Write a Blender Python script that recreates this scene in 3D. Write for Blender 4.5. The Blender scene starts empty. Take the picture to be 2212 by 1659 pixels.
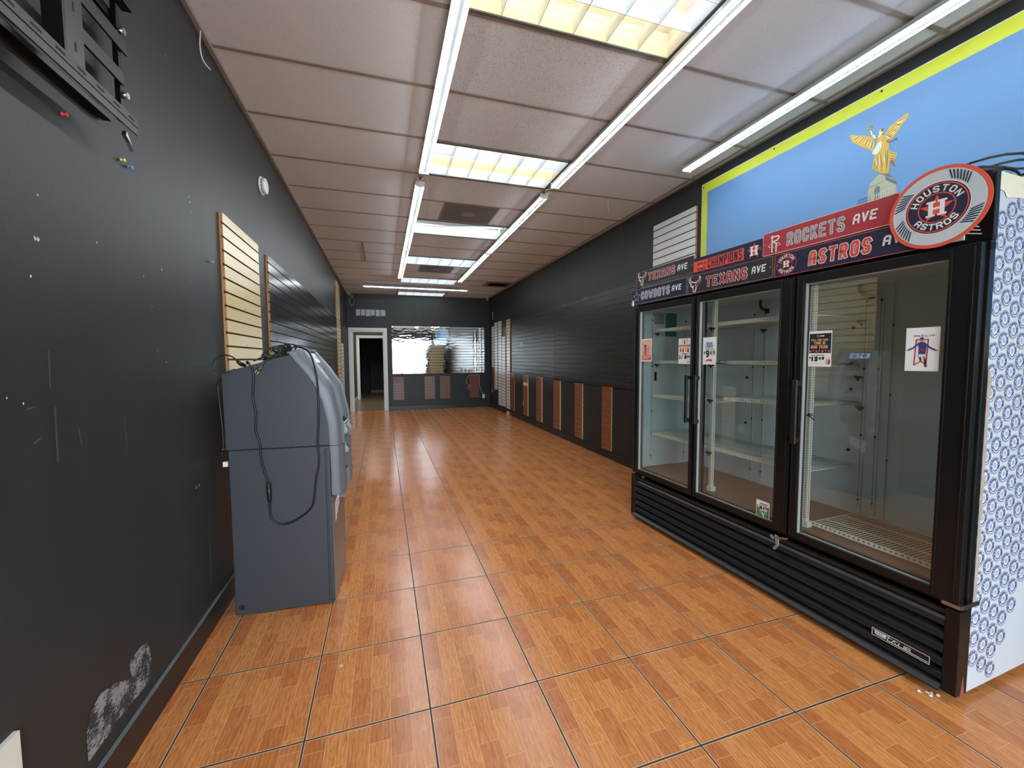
import bpy, math, random
from mathutils import Vector, Matrix
random.seed(7)
R = math.radians
SC = bpy.context.scene
COL = SC.collection

# ---------------------------------------------------------------- camera, world, exposure
F_PX, YAW, PITCH, ROLL = 881.79, 0.3047, -0.0619, -0.0054
cam_d = bpy.data.cameras.new('camera'); cam = bpy.data.objects.new('camera', cam_d); COL.objects.link(cam)
fw = Vector((math.sin(YAW)*math.cos(PITCH), math.cos(YAW)*math.cos(PITCH), math.sin(PITCH)))
rt0 = Vector((math.cos(YAW), -math.sin(YAW), 0)); up0 = rt0.cross(fw)
rt = rt0*math.cos(ROLL)+up0*math.sin(ROLL); up = up0*math.cos(ROLL)-rt0*math.sin(ROLL)
cam.matrix_world = Matrix(((rt.x, up.x, -fw.x, 0), (rt.y, up.y, -fw.y, 0), (rt.z, up.z, -fw.z, 1.3491), (0, 0, 0, 1)))
cam_d.sensor_width = 36; cam_d.lens = F_PX/2212*36; cam_d.clip_start = .02; cam_d.clip_end = 200
SC.camera = cam
SC.view_settings.view_transform = 'Standard'; SC.view_settings.look = 'None'
SC.view_settings.gamma = 1; SC.view_settings.use_curve_mapping = False
SC.view_settings.exposure = 0.98
SKY_STRENGTH = 8.0
LED_STRENGTH = 26.0
w = bpy.data.worlds.new('daylight'); SC.world = w; w.use_nodes = True
wn = w.node_tree.nodes; bg = wn['Background']
bg.inputs[0].default_value = (.86, .93, 1.0, 1); bg.inputs[1].default_value = SKY_STRENGTH

XL, XR, D, H, YF = -.856, 2.871, 11.218, 3.031, -2.3
# daylight portals in the shop window openings
for (x0, x1, z0, z1) in ((XL+.1, 2.72, .35, 2.45),):
    l = bpy.data.lights.new('window_daylight', 'AREA'); l.shape = 'RECTANGLE'; l.size = x1-x0; l.size_y = z1-z0
    l.cycles.is_portal = True
    o = bpy.data.objects.new('window_daylight', l); COL.objects.link(o)
    o.location = ((x0+x1)/2, YF-.12, (z0+z1)/2); o.rotation_euler = (R(90), 0, 0)

# ---------------------------------------------------------------- materials
def nt(name):
    m = bpy.data.materials.new(name); m.use_nodes = True
    n = m.node_tree.nodes; return m, n, m.node_tree.links, n['Principled BSDF']
def lin(c):
    return tuple(((v/255)/12.92 if v/255 <= .04045 else ((v/255+.055)/1.055)**2.4) for v in c)
_mc = {}
def P(name, rgb, rough=.5, metal=0, noise=0, nscale=8, bump=0, bscale=60, emit=0, srgb=True, spec=.5, coat=0):
    if name in _mc: return _mc[name]
    m, n, l, b = nt(name)
    c = lin(rgb) if srgb else rgb
    b.inputs['Base Color'].default_value = (*c, 1)
    b.inputs['Roughness'].default_value = rough; b.inputs['Metallic'].default_value = metal
    b.inputs['Specular IOR Level'].default_value = spec
    b.inputs['Coat Weight'].default_value = coat
    tc = n.new('ShaderNodeTexCoord')
    if noise:
        t = n.new('ShaderNodeTexNoise'); t.inputs['Scale'].default_value = nscale; t.inputs['Detail'].default_value = 6
        l.new(tc.outputs['Object'], t.inputs['Vector'])
        mx = n.new('ShaderNodeMix'); mx.data_type = 'RGBA'
        mx.inputs[6].default_value = (*[v*(1-noise) for v in c], 1); mx.inputs[7].default_value = (*[min(1, v*(1+noise)) for v in c], 1)
        l.new(t.outputs['Fac'], mx.inputs[0]); l.new(mx.outputs[2], b.inputs['Base Color'])
    if bump:
        t2 = n.new('ShaderNodeTexNoise'); t2.inputs['Scale'].default_value = bscale; t2.inputs['Detail'].default_value = 4
        l.new(tc.outputs['Object'], t2.inputs['Vector'])
        bp = n.new('ShaderNodeBump'); bp.inputs['Strength'].default_value = bump; bp.inputs['Distance'].default_value = .01
        l.new(t2.outputs['Fac'], bp.inputs['Height']); l.new(bp.outputs[0], b.inputs['Normal'])
    if emit:
        b.inputs['Emission Color'].default_value = (*c, 1); b.inputs['Emission Strength'].default_value = emit
    _mc[name] = m; return m

def mth(n, l, op, a, b=None, c=None):
    x = n.new('ShaderNodeMath'); x.operation = op
    for i, v in enumerate((a, b, c)):
        if v is None: continue
        if isinstance(v, (int, float)): x.inputs[i].default_value = v
        else: l.new(v, x.inputs[i])
    return x.outputs[0]
def mixc(n, l, f, a, b):
    x = n.new('ShaderNodeMix'); x.data_type = 'RGBA'
    for i, v in ((0, f), (6, a), (7, b)):
        if isinstance(v, (int, float)): x.inputs[i].default_value = v
        elif isinstance(v, tuple): x.inputs[i].default_value = (*v, 1)
        else: l.new(v, x.inputs[i])
    return x.outputs[2]

TS = .4411; TX, TY = -.7401, 1.5256
def floor_mat():
    m, n, l, b = nt('wood_print_tile')
    tc = n.new('ShaderNodeTexCoord'); sp = n.new('ShaderNodeSeparateXYZ'); l.new(tc.outputs['Object'], sp.inputs[0])
    X = mth(n, l, 'ADD', sp.outputs[0], -TX+TS*40); Y = mth(n, l, 'ADD', sp.outputs[1], -TY+TS*40)
    X = mth(n, l, 'DIVIDE', X, TS); Y = mth(n, l, 'DIVIDE', Y, TS)
    fx = mth(n, l, 'FRACT', X); fy = mth(n, l, 'FRACT', Y)
    # six strips per tile, each cut into short boards at its own offset
    sx = mth(n, l, 'MULTIPLY', fx, 6.0); si = mth(n, l, 'FLOOR', sx); sf = mth(n, l, 'FRACT', sx)
    off = mth(n, l, 'FRACT', mth(n, l, 'MULTIPLY', si, .377))
    by = mth(n, l, 'ADD', mth(n, l, 'MULTIPLY', fy, 2.3), off); bi = mth(n, l, 'FLOOR', by); bf = mth(n, l, 'FRACT', by)
    idv = mth(n, l, 'ADD', mth(n, l, 'MULTIPLY', si, 3.1), mth(n, l, 'MULTIPLY', bi, 7.7))
    wn_ = n.new('ShaderNodeTexWhiteNoise'); wn_.noise_dimensions = '1D'; l.new(idv, wn_.inputs['W'])
    # grain
    cv = n.new('ShaderNodeCombineXYZ')
    l.new(mth(n, l, 'ADD', mth(n, l, 'MULTIPLY', fx, 15.0), mth(n, l, 'MULTIPLY', wn_.outputs['Value'], 30)), cv.inputs[0])
    l.new(mth(n, l, 'MULTIPLY', fy, 2.6), cv.inputs[1]); l.new(idv, cv.inputs[2])
    g = n.new('ShaderNodeTexNoise'); g.inputs['Scale'].default_value = 2.2; g.inputs['Detail'].default_value = 5; g.inputs['Roughness'].default_value = .62
    g.inputs['Distortion'].default_value = 1.6
    l.new(cv.outputs[0], g.inputs['Vector'])
    wv = n.new('ShaderNodeTexWave'); wv.inputs['Scale'].default_value = 1.1; wv.inputs['Distortion'].default_value = 9.0; wv.inputs['Detail'].default_value = 2
    wv.inputs['Detail Scale'].default_value = .8
    cv2 = n.new('ShaderNodeCombineXYZ')
    l.new(mth(n, l, 'MULTIPLY', fx, 8.0), cv2.inputs[0]); l.new(mth(n, l, 'MULTIPLY', fy, 3.0), cv2.inputs[1]); l.new(idv, cv2.inputs[2])
    l.new(cv2.outputs[0], wv.inputs['Vector'])
    rp = n.new('ShaderNodeValToRGB'); e = rp.color_ramp.elements
    e[0].position = 0; e[0].color = (.53, .180, .055, 1); e[1].position = 1; e[1].color = (.74, .305, .095, 1)
    l.new(wn_.outputs['Value'], rp.inputs[0])
    gs = n.new('ShaderNodeMapRange'); gs.inputs['From Min'].default_value = .35; gs.inputs['From Max'].default_value = .62; l.new(g.outputs['Fac'], gs.inputs['Value'])
    c1 = mixc(n, l, mth(n, l, 'MULTIPLY', gs.outputs[0], .55), (.28, .075, .018), rp.outputs[0])
    inv = mth(n, l, 'MULTIPLY', mth(n, l, 'SUBTRACT', 1.0, gs.outputs[0]), .55)
    c2 = mixc(n, l, inv, rp.outputs[0], (.31, .082, .02))
    wl = mth(n, l, 'POWER', wv.outputs['Fac'], 4)
    c3 = mixc(n, l, mth(n, l, 'MULTIPLY', wl, .26), c2, (.22, .055, .016))
    # light joint lines between boards
    e1 = mth(n, l, 'LESS_THAN', mth(n, l, 'MINIMUM', sf, mth(n, l, 'SUBTRACT', 1.0, sf)), .011)
    e2 = mth(n, l, 'LESS_THAN', mth(n, l, 'MINIMUM', bf, mth(n, l, 'SUBTRACT', 1.0, bf)), .0035)
    ed = mth(n, l, 'MAXIMUM', e1, e2)
    c4 = mixc(n, l, mth(n, l, 'MULTIPLY', ed, .62), c3, (.86, .50, .25))
    # grout with a pale chamfer beside it
    dx = mth(n, l, 'MINIMUM', fx, mth(n, l, 'SUBTRACT', 1.0, fx)); dy = mth(n, l, 'MINIMUM', fy, mth(n, l, 'SUBTRACT', 1.0, fy))
    d = mth(n, l, 'MINIMUM', dx, dy)
    pale = mth(n, l, 'LESS_THAN', d, .0125); gr = mth(n, l, 'LESS_THAN', d, .0070)
    c5 = mixc(n, l, pale, c4, (.66, .42, .25)); c6 = mixc(n, l, gr, c5, (.030, .026, .026))
    l.new(c6, b.inputs['Base Color'])
    rr = mth(n, l, 'MULTIPLY_ADD', gr, .5, mth(n, l, 'MULTIPLY_ADD', g.outputs['Fac'], .12, .14)); l.new(rr, b.inputs['Roughness'])
    b.inputs['Specular IOR Level'].default_value = .55
    bp = n.new('ShaderNodeBump'); bp.inputs['Strength'].default_value = .28; bp.inputs['Distance'].default_value = .002
    hh = mth(n, l, 'SUBTRACT', mth(n, l, 'MULTIPLY', g.outputs['Fac'], .5), mth(n, l, 'MULTIPLY', gr, 1.2)); l.new(hh, bp.inputs['Height'])
    l.new(bp.outputs[0], b.inputs['Normal'])
    return m

def wall_mat():
    m, n, l, b = nt('black_wall_paint')
    tc = n.new('ShaderNodeTexCoord')
    mp = n.new('ShaderNodeMapping'); mp.inputs['Scale'].default_value = (5, 5, .8); l.new(tc.outputs['Object'], mp.inputs[0])
    t = n.new('ShaderNodeTexNoise'); t.inputs['Scale'].default_value = 1.3; t.inputs['Detail'].default_value = 7; l.new(mp.outputs[0], t.inputs['Vector'])
    t3 = n.new('ShaderNodeTexNoise'); t3.inputs['Scale'].default_value = 1.1; t3.inputs['Detail'].default_value = 3; l.new(tc.outputs['Object'], t3.inputs['Vector'])
    k = mth(n, l, 'MULTIPLY', t.outputs['Fac'], t3.outputs['Fac'])
    mr = n.new('ShaderNodeMapRange'); mr.inputs['From Min'].default_value = .2; mr.inputs['From Max'].default_value = .45; l.new(k, mr.inputs['Value'])
    c = mixc(n, l, mr.outputs[0], (.021, .025, .0265), (.027, .032, .034))
    # thin vertical drip scratches
    mp2 = n.new('ShaderNodeMapping'); mp2.inputs['Scale'].default_value = (40, 40, 1.6); l.new(tc.outputs['Object'], mp2.inputs[0])
    t4 = n.new('ShaderNodeTexNoise'); t4.inputs['Scale'].default_value = .9; t4.inputs['Detail'].default_value = 2; l.new(mp2.outputs[0], t4.inputs['Vector'])
    s = mth(n, l, 'MULTIPLY', mth(n, l, 'GREATER_THAN', t4.outputs['Fac'], .735), .16)
    c = mixc(n, l, s, c, (.22, .23, .23))
    l.new(c, b.inputs['Base Color']); b.inputs['Roughness'].default_value = .45; b.inputs['Specular IOR Level'].default_value = .34
    t2 = n.new('ShaderNodeTexNoise'); t2.inputs['Scale'].default_value = 90; l.new(tc.outputs['Object'], t2.inputs['Vector'])
    bp = n.new('ShaderNodeBump'); bp.inputs['Strength'].default_value = .10; bp.inputs['Distance'].default_value = .003
    l.new(t2.outputs['Fac'], bp.inputs['Height']); l.new(bp.outputs[0], b.inputs['Normal'])
    return m

def ceil_mat():
    m, n, l, b = nt('ceiling_tile')
    tc = n.new('ShaderNodeTexCoord')
    ns = n.new('ShaderNodeTexNoise'); ns.inputs['Scale'].default_value = 14; ns.inputs['Detail'].default_value = 2
    l.new(tc.outputs['Object'], ns.inputs['Vector'])
    mxv = n.new('ShaderNodeVectorMath'); mxv.operation = 'MULTIPLY_ADD'
    l.new(ns.outputs['Color'], mxv.inputs[0]); mxv.inputs[1].default_value = (.05, .05, 0); l.new(tc.outputs['Object'], mxv.inputs[2])
    mp = n.new('ShaderNodeMapping'); mp.inputs['Scale'].default_value = (170, 75, 1); l.new(mxv.outputs[0], mp.inputs[0])
    v = n.new('ShaderNodeTexVoronoi'); v.feature = 'F1'; v.inputs['Scale'].default_value = 1; v.inputs['Randomness'].default_value = 1; l.new(mp.outputs[0], v.inputs['Vector'])
    fis = mth(n, l, 'LESS_THAN', v.outputs['Distance'], .25)
    ns2 = n.new('ShaderNodeTexNoise'); ns2.inputs['Scale'].default_value = 5; l.new(tc.outputs['Object'], ns2.inputs['Vector'])
    keep = mth(n, l, 'GREATER_THAN', ns2.outputs['Fac'], .40)
    sx_ = n.new('ShaderNodeSeparateXYZ'); l.new(tc.outputs['Object'], sx_.inputs[0])
    mid = mth(n, l, 'MULTIPLY_ADD', mth(n, l, 'MULTIPLY', mth(n, l, 'GREATER_THAN', sx_.outputs[0], .372), mth(n, l, 'LESS_THAN', sx_.outputs[0], 1.592)), .7, .3)
    fis = mth(n, l, 'MULTIPLY', mth(n, l, 'MULTIPLY', fis, keep), mid)
    big = n.new('ShaderNodeTexNoise'); big.inputs['Scale'].default_value = .9; l.new(tc.outputs['Object'], big.inputs['Vector'])
    base = mixc(n, l, big.outputs['Fac'], (.72, .765, .80), (.79, .835, .87))
    c = mixc(n, l, mth(n, l, 'MULTIPLY', fis, .8), base, (.27, .28, .29))
    l.new(c, b.inputs['Base Color']); b.inputs['Roughness'].default_value = .9; b.inputs['Specular IOR Level'].default_value = .1
    return m

def glass_mat(name, tint=(.93, .97, .96), k=1.0):
    m = bpy.data.materials.new(name); m.use_nodes = True; n = m.node_tree.nodes; l = m.node_tree.links
    n.remove(n['Principled BSDF']); out = n['Material Output']
    tr = n.new('ShaderNodeBsdfTransparent'); tr.inputs[0].default_value = (*tint, 1)
    gl = n.new('ShaderNodeBsdfGlossy'); gl.inputs['Roughness'].default_value = .008; gl.inputs[0].default_value = (1, 1, 1, 1)
    lw = n.new('ShaderNodeLayerWeight'); lw.inputs[0].default_value = .5
    f = mth(n, l, 'MINIMUM', mth(n, l, 'MULTIPLY', mth(n, l, 'MULTIPLY_ADD', mth(n, l, 'POWER', lw.outputs['Facing'], 5.0), .96, .045), k), 1.0)
    mx = n.new('ShaderNodeMixShader'); l.new(f, mx.inputs[0]); l.new(tr.outputs[0], mx.inputs[1]); l.new(gl.outputs[0], mx.inputs[2])
    l.new(mx.outputs[0], out.inputs[0]); return m

def mirror_mat():
    m, n, l, b = nt('mirror_laminate')
    b.inputs['Base Color'].default_value = (.88, .90, .91, 1); b.inputs['Metallic'].default_value = 1; b.inputs['Roughness'].default_value = .035
    tc = n.new('ShaderNodeTexCoord'); mp = n.new('ShaderNodeMapping'); mp.inputs['Scale'].default_value = (2.2, 1, 5); l.new(tc.outputs['Object'], mp.inputs[0])
    t = n.new('ShaderNodeTexNoise'); t.inputs['Scale'].default_value = 2.4; t.inputs['Detail'].default_value = 2; l.new(mp.outputs[0], t.inputs['Vector'])
    bp = n.new('ShaderNodeBump'); bp.inputs['Strength'].default_value = .12; bp.inputs['Distance'].default_value = .010
    l.new(t.outputs['Fac'], bp.inputs['Height']); l.new(bp.outputs[0], b.inputs['Normal']); return m

def led_dots_mat():
    m = bpy.data.materials.new('led_dot_row'); m.use_nodes = True; n = m.node_tree.nodes; l = m.node_tree.links
    b = n['Principled BSDF']; b.inputs['Base Color'].default_value = (.75, .78, .78, 1); b.inputs['Roughness'].default_value = .3
    tc = n.new('ShaderNodeTexCoord'); sp = n.new('ShaderNodeSeparateXYZ'); l.new(tc.outputs['Object'], sp.inputs[0])
    f = mth(n, l, 'FRACT', mth(n, l, 'DIVIDE', sp.outputs[1], .0135)); on = mth(n, l, 'LESS_THAN', mth(n, l, 'ABSOLUTE', mth(n, l, 'SUBTRACT', f, .5)), .27)
    b.inputs['Emission Color'].default_value = (.86, .95, 1, 1); l.new(mth(n, l, 'MULTIPLY', on, LED_STRENGTH*.75), b.inputs['Emission Strength'])
    return m

def laminate_mat(name, rgb, rough, noise=.06, grain=False):
    m, n, l, b = nt(name); c = lin(rgb)
    tc = n.new('ShaderNodeTexCoord'); mp = n.new('ShaderNodeMapping'); mp.inputs['Scale'].default_value = (1, 1, 1) if not grain else (6, 2, 22)
    l.new(tc.outputs['Object'], mp.inputs[0])
    t = n.new('ShaderNodeTexNoise'); t.inputs['Scale'].default_value = 3; t.inputs['Detail'].default_value = 6; l.new(mp.outputs[0], t.inputs['Vector'])
    cc = mixc(n, l, t.outputs['Fac'], tuple(v*(1-noise) for v in c), tuple(min(1, v*(1+noise)) for v in c))
    l.new(cc, b.inputs['Base Color']); b.inputs['Roughness'].default_value = rough
    bp = n.new('ShaderNodeBump'); bp.inputs['Strength'].default_value = .03; bp.inputs['Distance'].default_value = .01
    t2 = n.new('ShaderNodeTexNoise'); t2.inputs['Scale'].default_value = 2.2; l.new(tc.outputs['Object'], t2.inputs['Vector'])
    l.new(t2.outputs['Fac'], bp.inputs['Height']); l.new(bp.outputs[0], b.inputs['Normal'])
    return m

M_FLOOR = floor_mat(); M_WALL = wall_mat(); M_CEIL = ceil_mat(); M_MIRROR = mirror_mat(); M_DOTS = led_dots_mat()
M_TBAR = P('ceiling_bar_paint', (150, 141, 134), .5)
M_WHITE = P('white_trim_paint', (226, 226, 224), .4, noise=.03)
M_BLACKBASE = P('black_baseboard_paint', (34, 33, 33), .38, noise=.25, nscale=6)
M_MDF = P('raw_fibreboard', (176, 130, 84), .8, noise=.1, nscale=30)
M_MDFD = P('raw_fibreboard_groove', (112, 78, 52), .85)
M_GRV = P('dusty_groove', (158, 132, 104), .8)
M_CREAM = laminate_mat('cream_maple_laminate', (226, 208, 160), .26, .08, True)
M_DARKLAM = laminate_mat('black_gloss_laminate', (34, 38, 44), .17, .1)
M_BLACKLAM = laminate_mat('black_satin_laminate', (37, 42, 46), .33, .1)
M_WHITELAM = laminate_mat('white_laminate', (222, 226, 226), .35, .03)
M_BROWN = laminate_mat('brown_cherry_laminate', (138, 80, 56), .4, .14, True)
M_BROWND = laminate_mat('dark_brown_laminate', (112, 62, 48), .4, .14, True)
M_MAUVE = laminate_mat('mauve_brown_laminate', (124, 94, 90), .38, .06)
M_BLK = P('black_powder_coat', (15, 16, 18), .38, noise=.2, nscale=5, spec=.38)
M_BLKR = P('black_frame_aluminium', (17, 18, 20), .34, noise=.25, nscale=4, bump=.05, bscale=25, spec=.38)
M_BLKRUB = P('black_rubber', (16, 17, 18), .55)
M_LINER = P('grey_white_liner', (190, 208, 212), .42, noise=.04, nscale=4)
M_LFLOOR = P('dirty_tan_liner_floor', (134, 116, 102), .5, noise=.14, nscale=7)
M_WIRE = P('cream_coated_wire', (222, 226, 210), .38)
M_STEEL = P('brushed_metal', (176, 178, 180), .3, metal=1)
M_PAPER = P('white_card', (236, 238, 238), .45)
M_GLASS = glass_mat('cooler_glass', (.965, .985, .985), 1.35)
M_WGLASS = glass_mat('shop_window_glass', (.95, .98, .98), 1.0)
M_HOLE = P('dark_hole', (10, 10, 10), .8)

# ---------------------------------------------------------------- mesh building
class MB:
    def __init__(s): s.v = []; s.f = []; s.mi = []; s.mats = []; s.sm = []
    def mid(s, m):
        if m not in s.mats: s.mats.append(m)
        return s.mats.index(m)
    def poly(s, pts, m, smooth=False):
        b = len(s.v); s.v += [tuple(p) for p in pts]; s.f.append(tuple(range(b, b+len(pts)))); s.mi.append(s.mid(m)); s.sm.append(smooth); return s
    def box(s, x0, x1, y0, y1, z0, z1, m, faces=None):
        """faces: dict of face name -> material override"""
        if x0 > x1: x0, x1 = x1, x0
        if y0 > y1: y0, y1 = y1, y0
        if z0 > z1: z0, z1 = z1, z0
        b = len(s.v); s.v += [(x, y, z) for x in (x0, x1) for y in (y0, y1) for z in (z0, z1)]
        fs = {'-x': (0, 1, 3, 2), '+x': (4, 6, 7, 5), '-y': (0, 4, 5, 1), '+y': (2, 3, 7, 6), '-z': (0, 2, 6, 4), '+z': (1, 5, 7, 3)}
        for k, f in fs.items():
            s.f.append(tuple(b+i for i in f)); s.mi.append(s.mid((faces or {}).get(k, m))); s.sm.append(False)
        return s
    def prism(s, pts, vec, m, mcap=None, smooth=False):
        """closed outline pts extruded by vec"""
        n = len(pts); b = len(s.v); vec = Vector(vec)
        s.v += [tuple(p) for p in pts]+[tuple(Vector(p)+vec) for p in pts]
        s.f.append(tuple(range(b+n-1, b-1, -1))); s.f.append(tuple(range(b+n, b+2*n))); s.mi += [s.mid(mcap or m)]*2; s.sm += [False]*2
        for i in range(n):
            j = (i+1) % n; s.f.append((b+i, b+j, b+n+j, b+n+i)); s.mi.append(s.mid(m)); s.sm.append(smooth)
        return s
    def tube(s, pts, r, m, seg=8, cap=True):
        pts = [Vector(p) for p in pts]; n = len(pts); b = len(s.v)
        prev = None
        for i, p in enumerate(pts):
            t = (pts[min(i+1, n-1)]-pts[max(i-1, 0)])
            t = t.normalized() if t.length > 1e-9 else Vector((0, 0, 1))
            if prev is None: a = t.orthogonal().normalized()
            else:
                a = prev-t*prev.dot(t); a = a.normalized() if a.length > 1e-6 else t.orthogonal().normalized()
            prev = a; c = t.cross(a); rr = r[i] if isinstance(r, (list, tuple)) else r
            for k in range(seg):
                th = 2*math.pi*k/seg; s.v.append(tuple(p+a*math.cos(th)*rr+c*math.sin(th)*rr))
        for i in range(n-1):
            for k in range(seg):
                k2 = (k+1) % seg; s.f.append((b+i*seg+k, b+i*seg+k2, b+(i+1)*seg+k2, b+(i+1)*seg+k)); s.mi.append(s.mid(m)); s.sm.append(True)
        if cap:
            s.f.append(tuple(b+k for k in reversed(range(seg)))); s.f.append(tuple(b+(n-1)*seg+k for k in range(seg))); s.mi += [s.mid(m)]*2; s.sm += [False]*2
        return s
    def cyl(s, p0, p1, r, m, seg=20, r1=None): return s.tube([p0, p1], [r, r if r1 is None else r1], m, seg)
    def grid(s, rows, m, smooth=True, closed=False):
        nr, nc = len(rows), len(rows[0]); b = len(s.v)
        for r_ in rows: s.v += [tuple(p) for p in r_]
        for i in range(nr-1):
            for j in range(nc-1 if not closed else nc):
                j2 = (j+1) % nc; mm = m(i, j) if callable(m) else m
                s.f.append((b+i*nc+j, b+i*nc+j2, b+(i+1)*nc+j2, b+(i+1)*nc+j)); s.mi.append(s.mid(mm)); s.sm.append(smooth)
        return s
    def build(s, name, parent=None, bevel=0, smooth_angle=None):
        me = bpy.data.meshes.new(name); me.from_pydata(s.v, [], s.f)
        for mt in s.mats: me.materials.append(mt)
        for p, i, sm in zip(me.polygons, s.mi, s.sm): p.material_index = i; p.use_smooth = sm
        me.update(); o = bpy.data.objects.new(name, me); COL.objects.link(o)
        if parent: o.parent = parent
        if bevel:
            bv = o.modifiers.new('bevel', 'BEVEL'); bv.width = bevel; bv.segments = 2; bv.limit_method = 'ANGLE'; bv.angle_limit = R(50)
        return o

def spline(pts, k=8):
    pts = [Vector(p) for p in pts]; out = []
    for i in range(len(pts)-1):
        p0 = pts[max(i-1, 0)]; p1 = pts[i]; p2 = pts[i+1]; p3 = pts[min(i+2, len(pts)-1)]
        for j in range(k):
            t = j/k; out.append(.5*((2*p1)+(-p0+p2)*t+(2*p0-5*p1+4*p2-p3)*t*t+(-p0+3*p1-3*p2+p3)*t*t*t))
    out.append(pts[-1]); return out

def tag(o, label=None, cat=None, group=None, kind=None):
    if label: o['label'] = label
    if cat: o['category'] = cat
    if group: o['group'] = group
    if kind: o['kind'] = kind
    return o
def empty(name, label, cat, loc=(0, 0, 0), rz=0, group=None, parent=None):
    o = bpy.data.objects.new(name, None); COL.objects.link(o); o.location = loc; o.rotation_euler = (0, 0, rz); o.empty_display_size = .1
    return tag(o, label, cat, group)
def struct(o): o['kind'] = 'structure'; return o

# stroke lettering: unit boxes, drawn as thick lines
G = {
 'A': [[(0,0),(0,.78),(.22,1),(.78,1),(1,.78),(1,0)],[(0,.42),(1,.42)]], 'B': [[(0,0),(0,1),(.8,1),(1,.86),(1,.64),(.82,.52),(0,.52)],[(.82,.52),(1,.38),(1,.14),(.8,0),(0,0)]],
 'C': [[(1,.72),(1,.84),(.8,1),(.2,1),(0,.84),(0,.16),(.2,0),(.8,0),(1,.16),(1,.28)]], 'D': [[(0,0),(0,1),(.75,1),(1,.8),(1,.2),(.75,0),(0,0)]],
 'E': [[(1,1),(0,1),(0,0),(1,0)],[(0,.51),(.8,.51)]], 'F': [[(1,1),(0,1),(0,0)],[(0,.5),(.8,.5)]], 'G': [[(1,.75),(1,.84),(.8,1),(.2,1),(0,.84),(0,.16),(.2,0),(.8,0),(1,.16),(1,.48),(.55,.48)]],
 'H': [[(0,0),(0,1)],[(1,0),(1,1)],[(0,.5),(1,.5)]], 'I': [[(.5,0),(.5,1)]], 'K': [[(0,0),(0,1)],[(1,1),(.12,.46)],[(.35,.62),(1,0)]], 'L': [[(0,1),(0,0),(1,0)]],
 'M': [[(0,0),(0,1),(.5,.35),(1,1),(1,0)]], 'N': [[(0,0),(0,1),(1,0),(1,1)]], 'O': [[(.2,0),(.8,0),(1,.16),(1,.84),(.8,1),(.2,1),(0,.84),(0,.16),(.2,0)]],
 'P': [[(0,0),(0,1),(.8,1),(1,.85),(1,.6),(.8,.45),(0,.45)]], 'R': [[(0,0),(0,1),(.8,1),(1,.85),(1,.64),(.8,.5),(0,.5)],[(.55,.5),(1,0)]],
 'S': [[(1,.86),(.8,1),(.2,1),(0,.86),(0,.68),(.2,.54),(.8,.46),(1,.32),(1,.14),(.8,0),(.2,0),(0,.14)]], 'T': [[(0,1),(1,1)],[(.5,1),(.5,0)]],
 'U': [[(0,1),(0,.16),(.2,0),(.8,0),(1,.16),(1,1)]], 'V': [[(0,1),(.5,0),(1,1)]], 'W': [[(0,1),(.25,0),(.5,.65),(.75,0),(1,1)]], 'X': [[(0,0),(1,1)],[(0,1),(1,0)]],
 'Y': [[(0,1),(.5,.48),(1,1)],[(.5,.48),(.5,0)]], 'Z': [[(0,1),(1,1),(0,0),(1,0)]],
 '0': [[(.2,0),(.8,0),(1,.16),(1,.84),(.8,1),(.2,1),(0,.84),(0,.16),(.2,0)]], '1': [[(.2,.8),(.5,1),(.5,0)],[(.2,0),(.8,0)]], '2': [[(0,.75),(0,.85),(.2,1),(.8,1),(1,.85),(1,.62),(0,0),(1,0)]],
 '4': [[(.75,0),(.75,1),(0,.3),(1,.3)]], '8': [[(.2,.53),(0,.68),(0,.87),(.2,1),(.8,1),(1,.87),(1,.68),(.8,.53),(.2,.53),(0,.38),(0,.14),(.2,0),(.8,0),(1,.14),(1,.38),(.8,.53)]],
 '9': [[(1,.5),(.2,.45),(0,.6),(0,.86),(.2,1),(.8,1),(1,.86),(1,.3),(.7,0),(.2,0)]], '/': [[(0,0),(1,1)]], '-': [[(0,.45),(1,.45)]],
 '$': [[(1,.78),(.8,.9),(.2,.9),(0,.75),(.2,.54),(.8,.46),(1,.26),(.8,.1),(.2,.1),(0,.22)],[(.5,0),(.5,1)]],
 'a': [[(.9,.6),(.1,.6),(0,.45),(0,.12),(.15,0),(1,0),(1,.6)]], 'e': [[(0,.32),(1,.32),(1,.5),(.85,.62),(.15,.62),(0,.5),(0,.12),(.15,0),(.9,0)]],
 'r': [[(0,0),(0,.6)],[(0,.42),(.3,.62),(1,.62)]], 't': [[(.3,1),(.3,.1),(.5,0),(1,0)],[(0,.62),(1,.62)]], 'u': [[(0,.62),(0,.12),(.15,0),(1,0)],[(1,.62),(1,0)]],
}
NARROW = {'I': .25, '1': .6, '/': .8, '-': .6}
def strokes(mb, polylines, hw, m, z, T, join=True):
    """thick 2D lines with rounded joints; T maps (x, y, z) to 3D"""
    for pl in polylines:
        n = len(pl); closed = n > 2 and abs(pl[0][0]-pl[-1][0])+abs(pl[0][1]-pl[-1][1]) < 1e-9
        for k in range(n-1):
            a = Vector((pl[k][0], pl[k][1])); b = Vector((pl[k+1][0], pl[k+1][1])); d = b-a
            if d.length < 1e-9: continue
            d.normalize(); nrm = Vector((-d.y, d.x))*hw; e = d*hw*(.9 if join else 0)
            ea = e if (k == 0 and not closed) else d*0; eb = e if (k == n-2 and not closed) else d*0
            mb.poly([T(p.x, p.y, z) for p in (a-ea+nrm, a-ea-nrm, b+eb-nrm, b+eb+nrm)], m)
        if join:
            for k in range(0 if closed else 1, n-1):
                mb.poly([T(pl[k][0]+hw*1.05*math.cos(R(22.5+45*q)), pl[k][1]+hw*1.05*math.sin(R(22.5+45*q)), z+1e-5) for q in range(8)], m)
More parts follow.
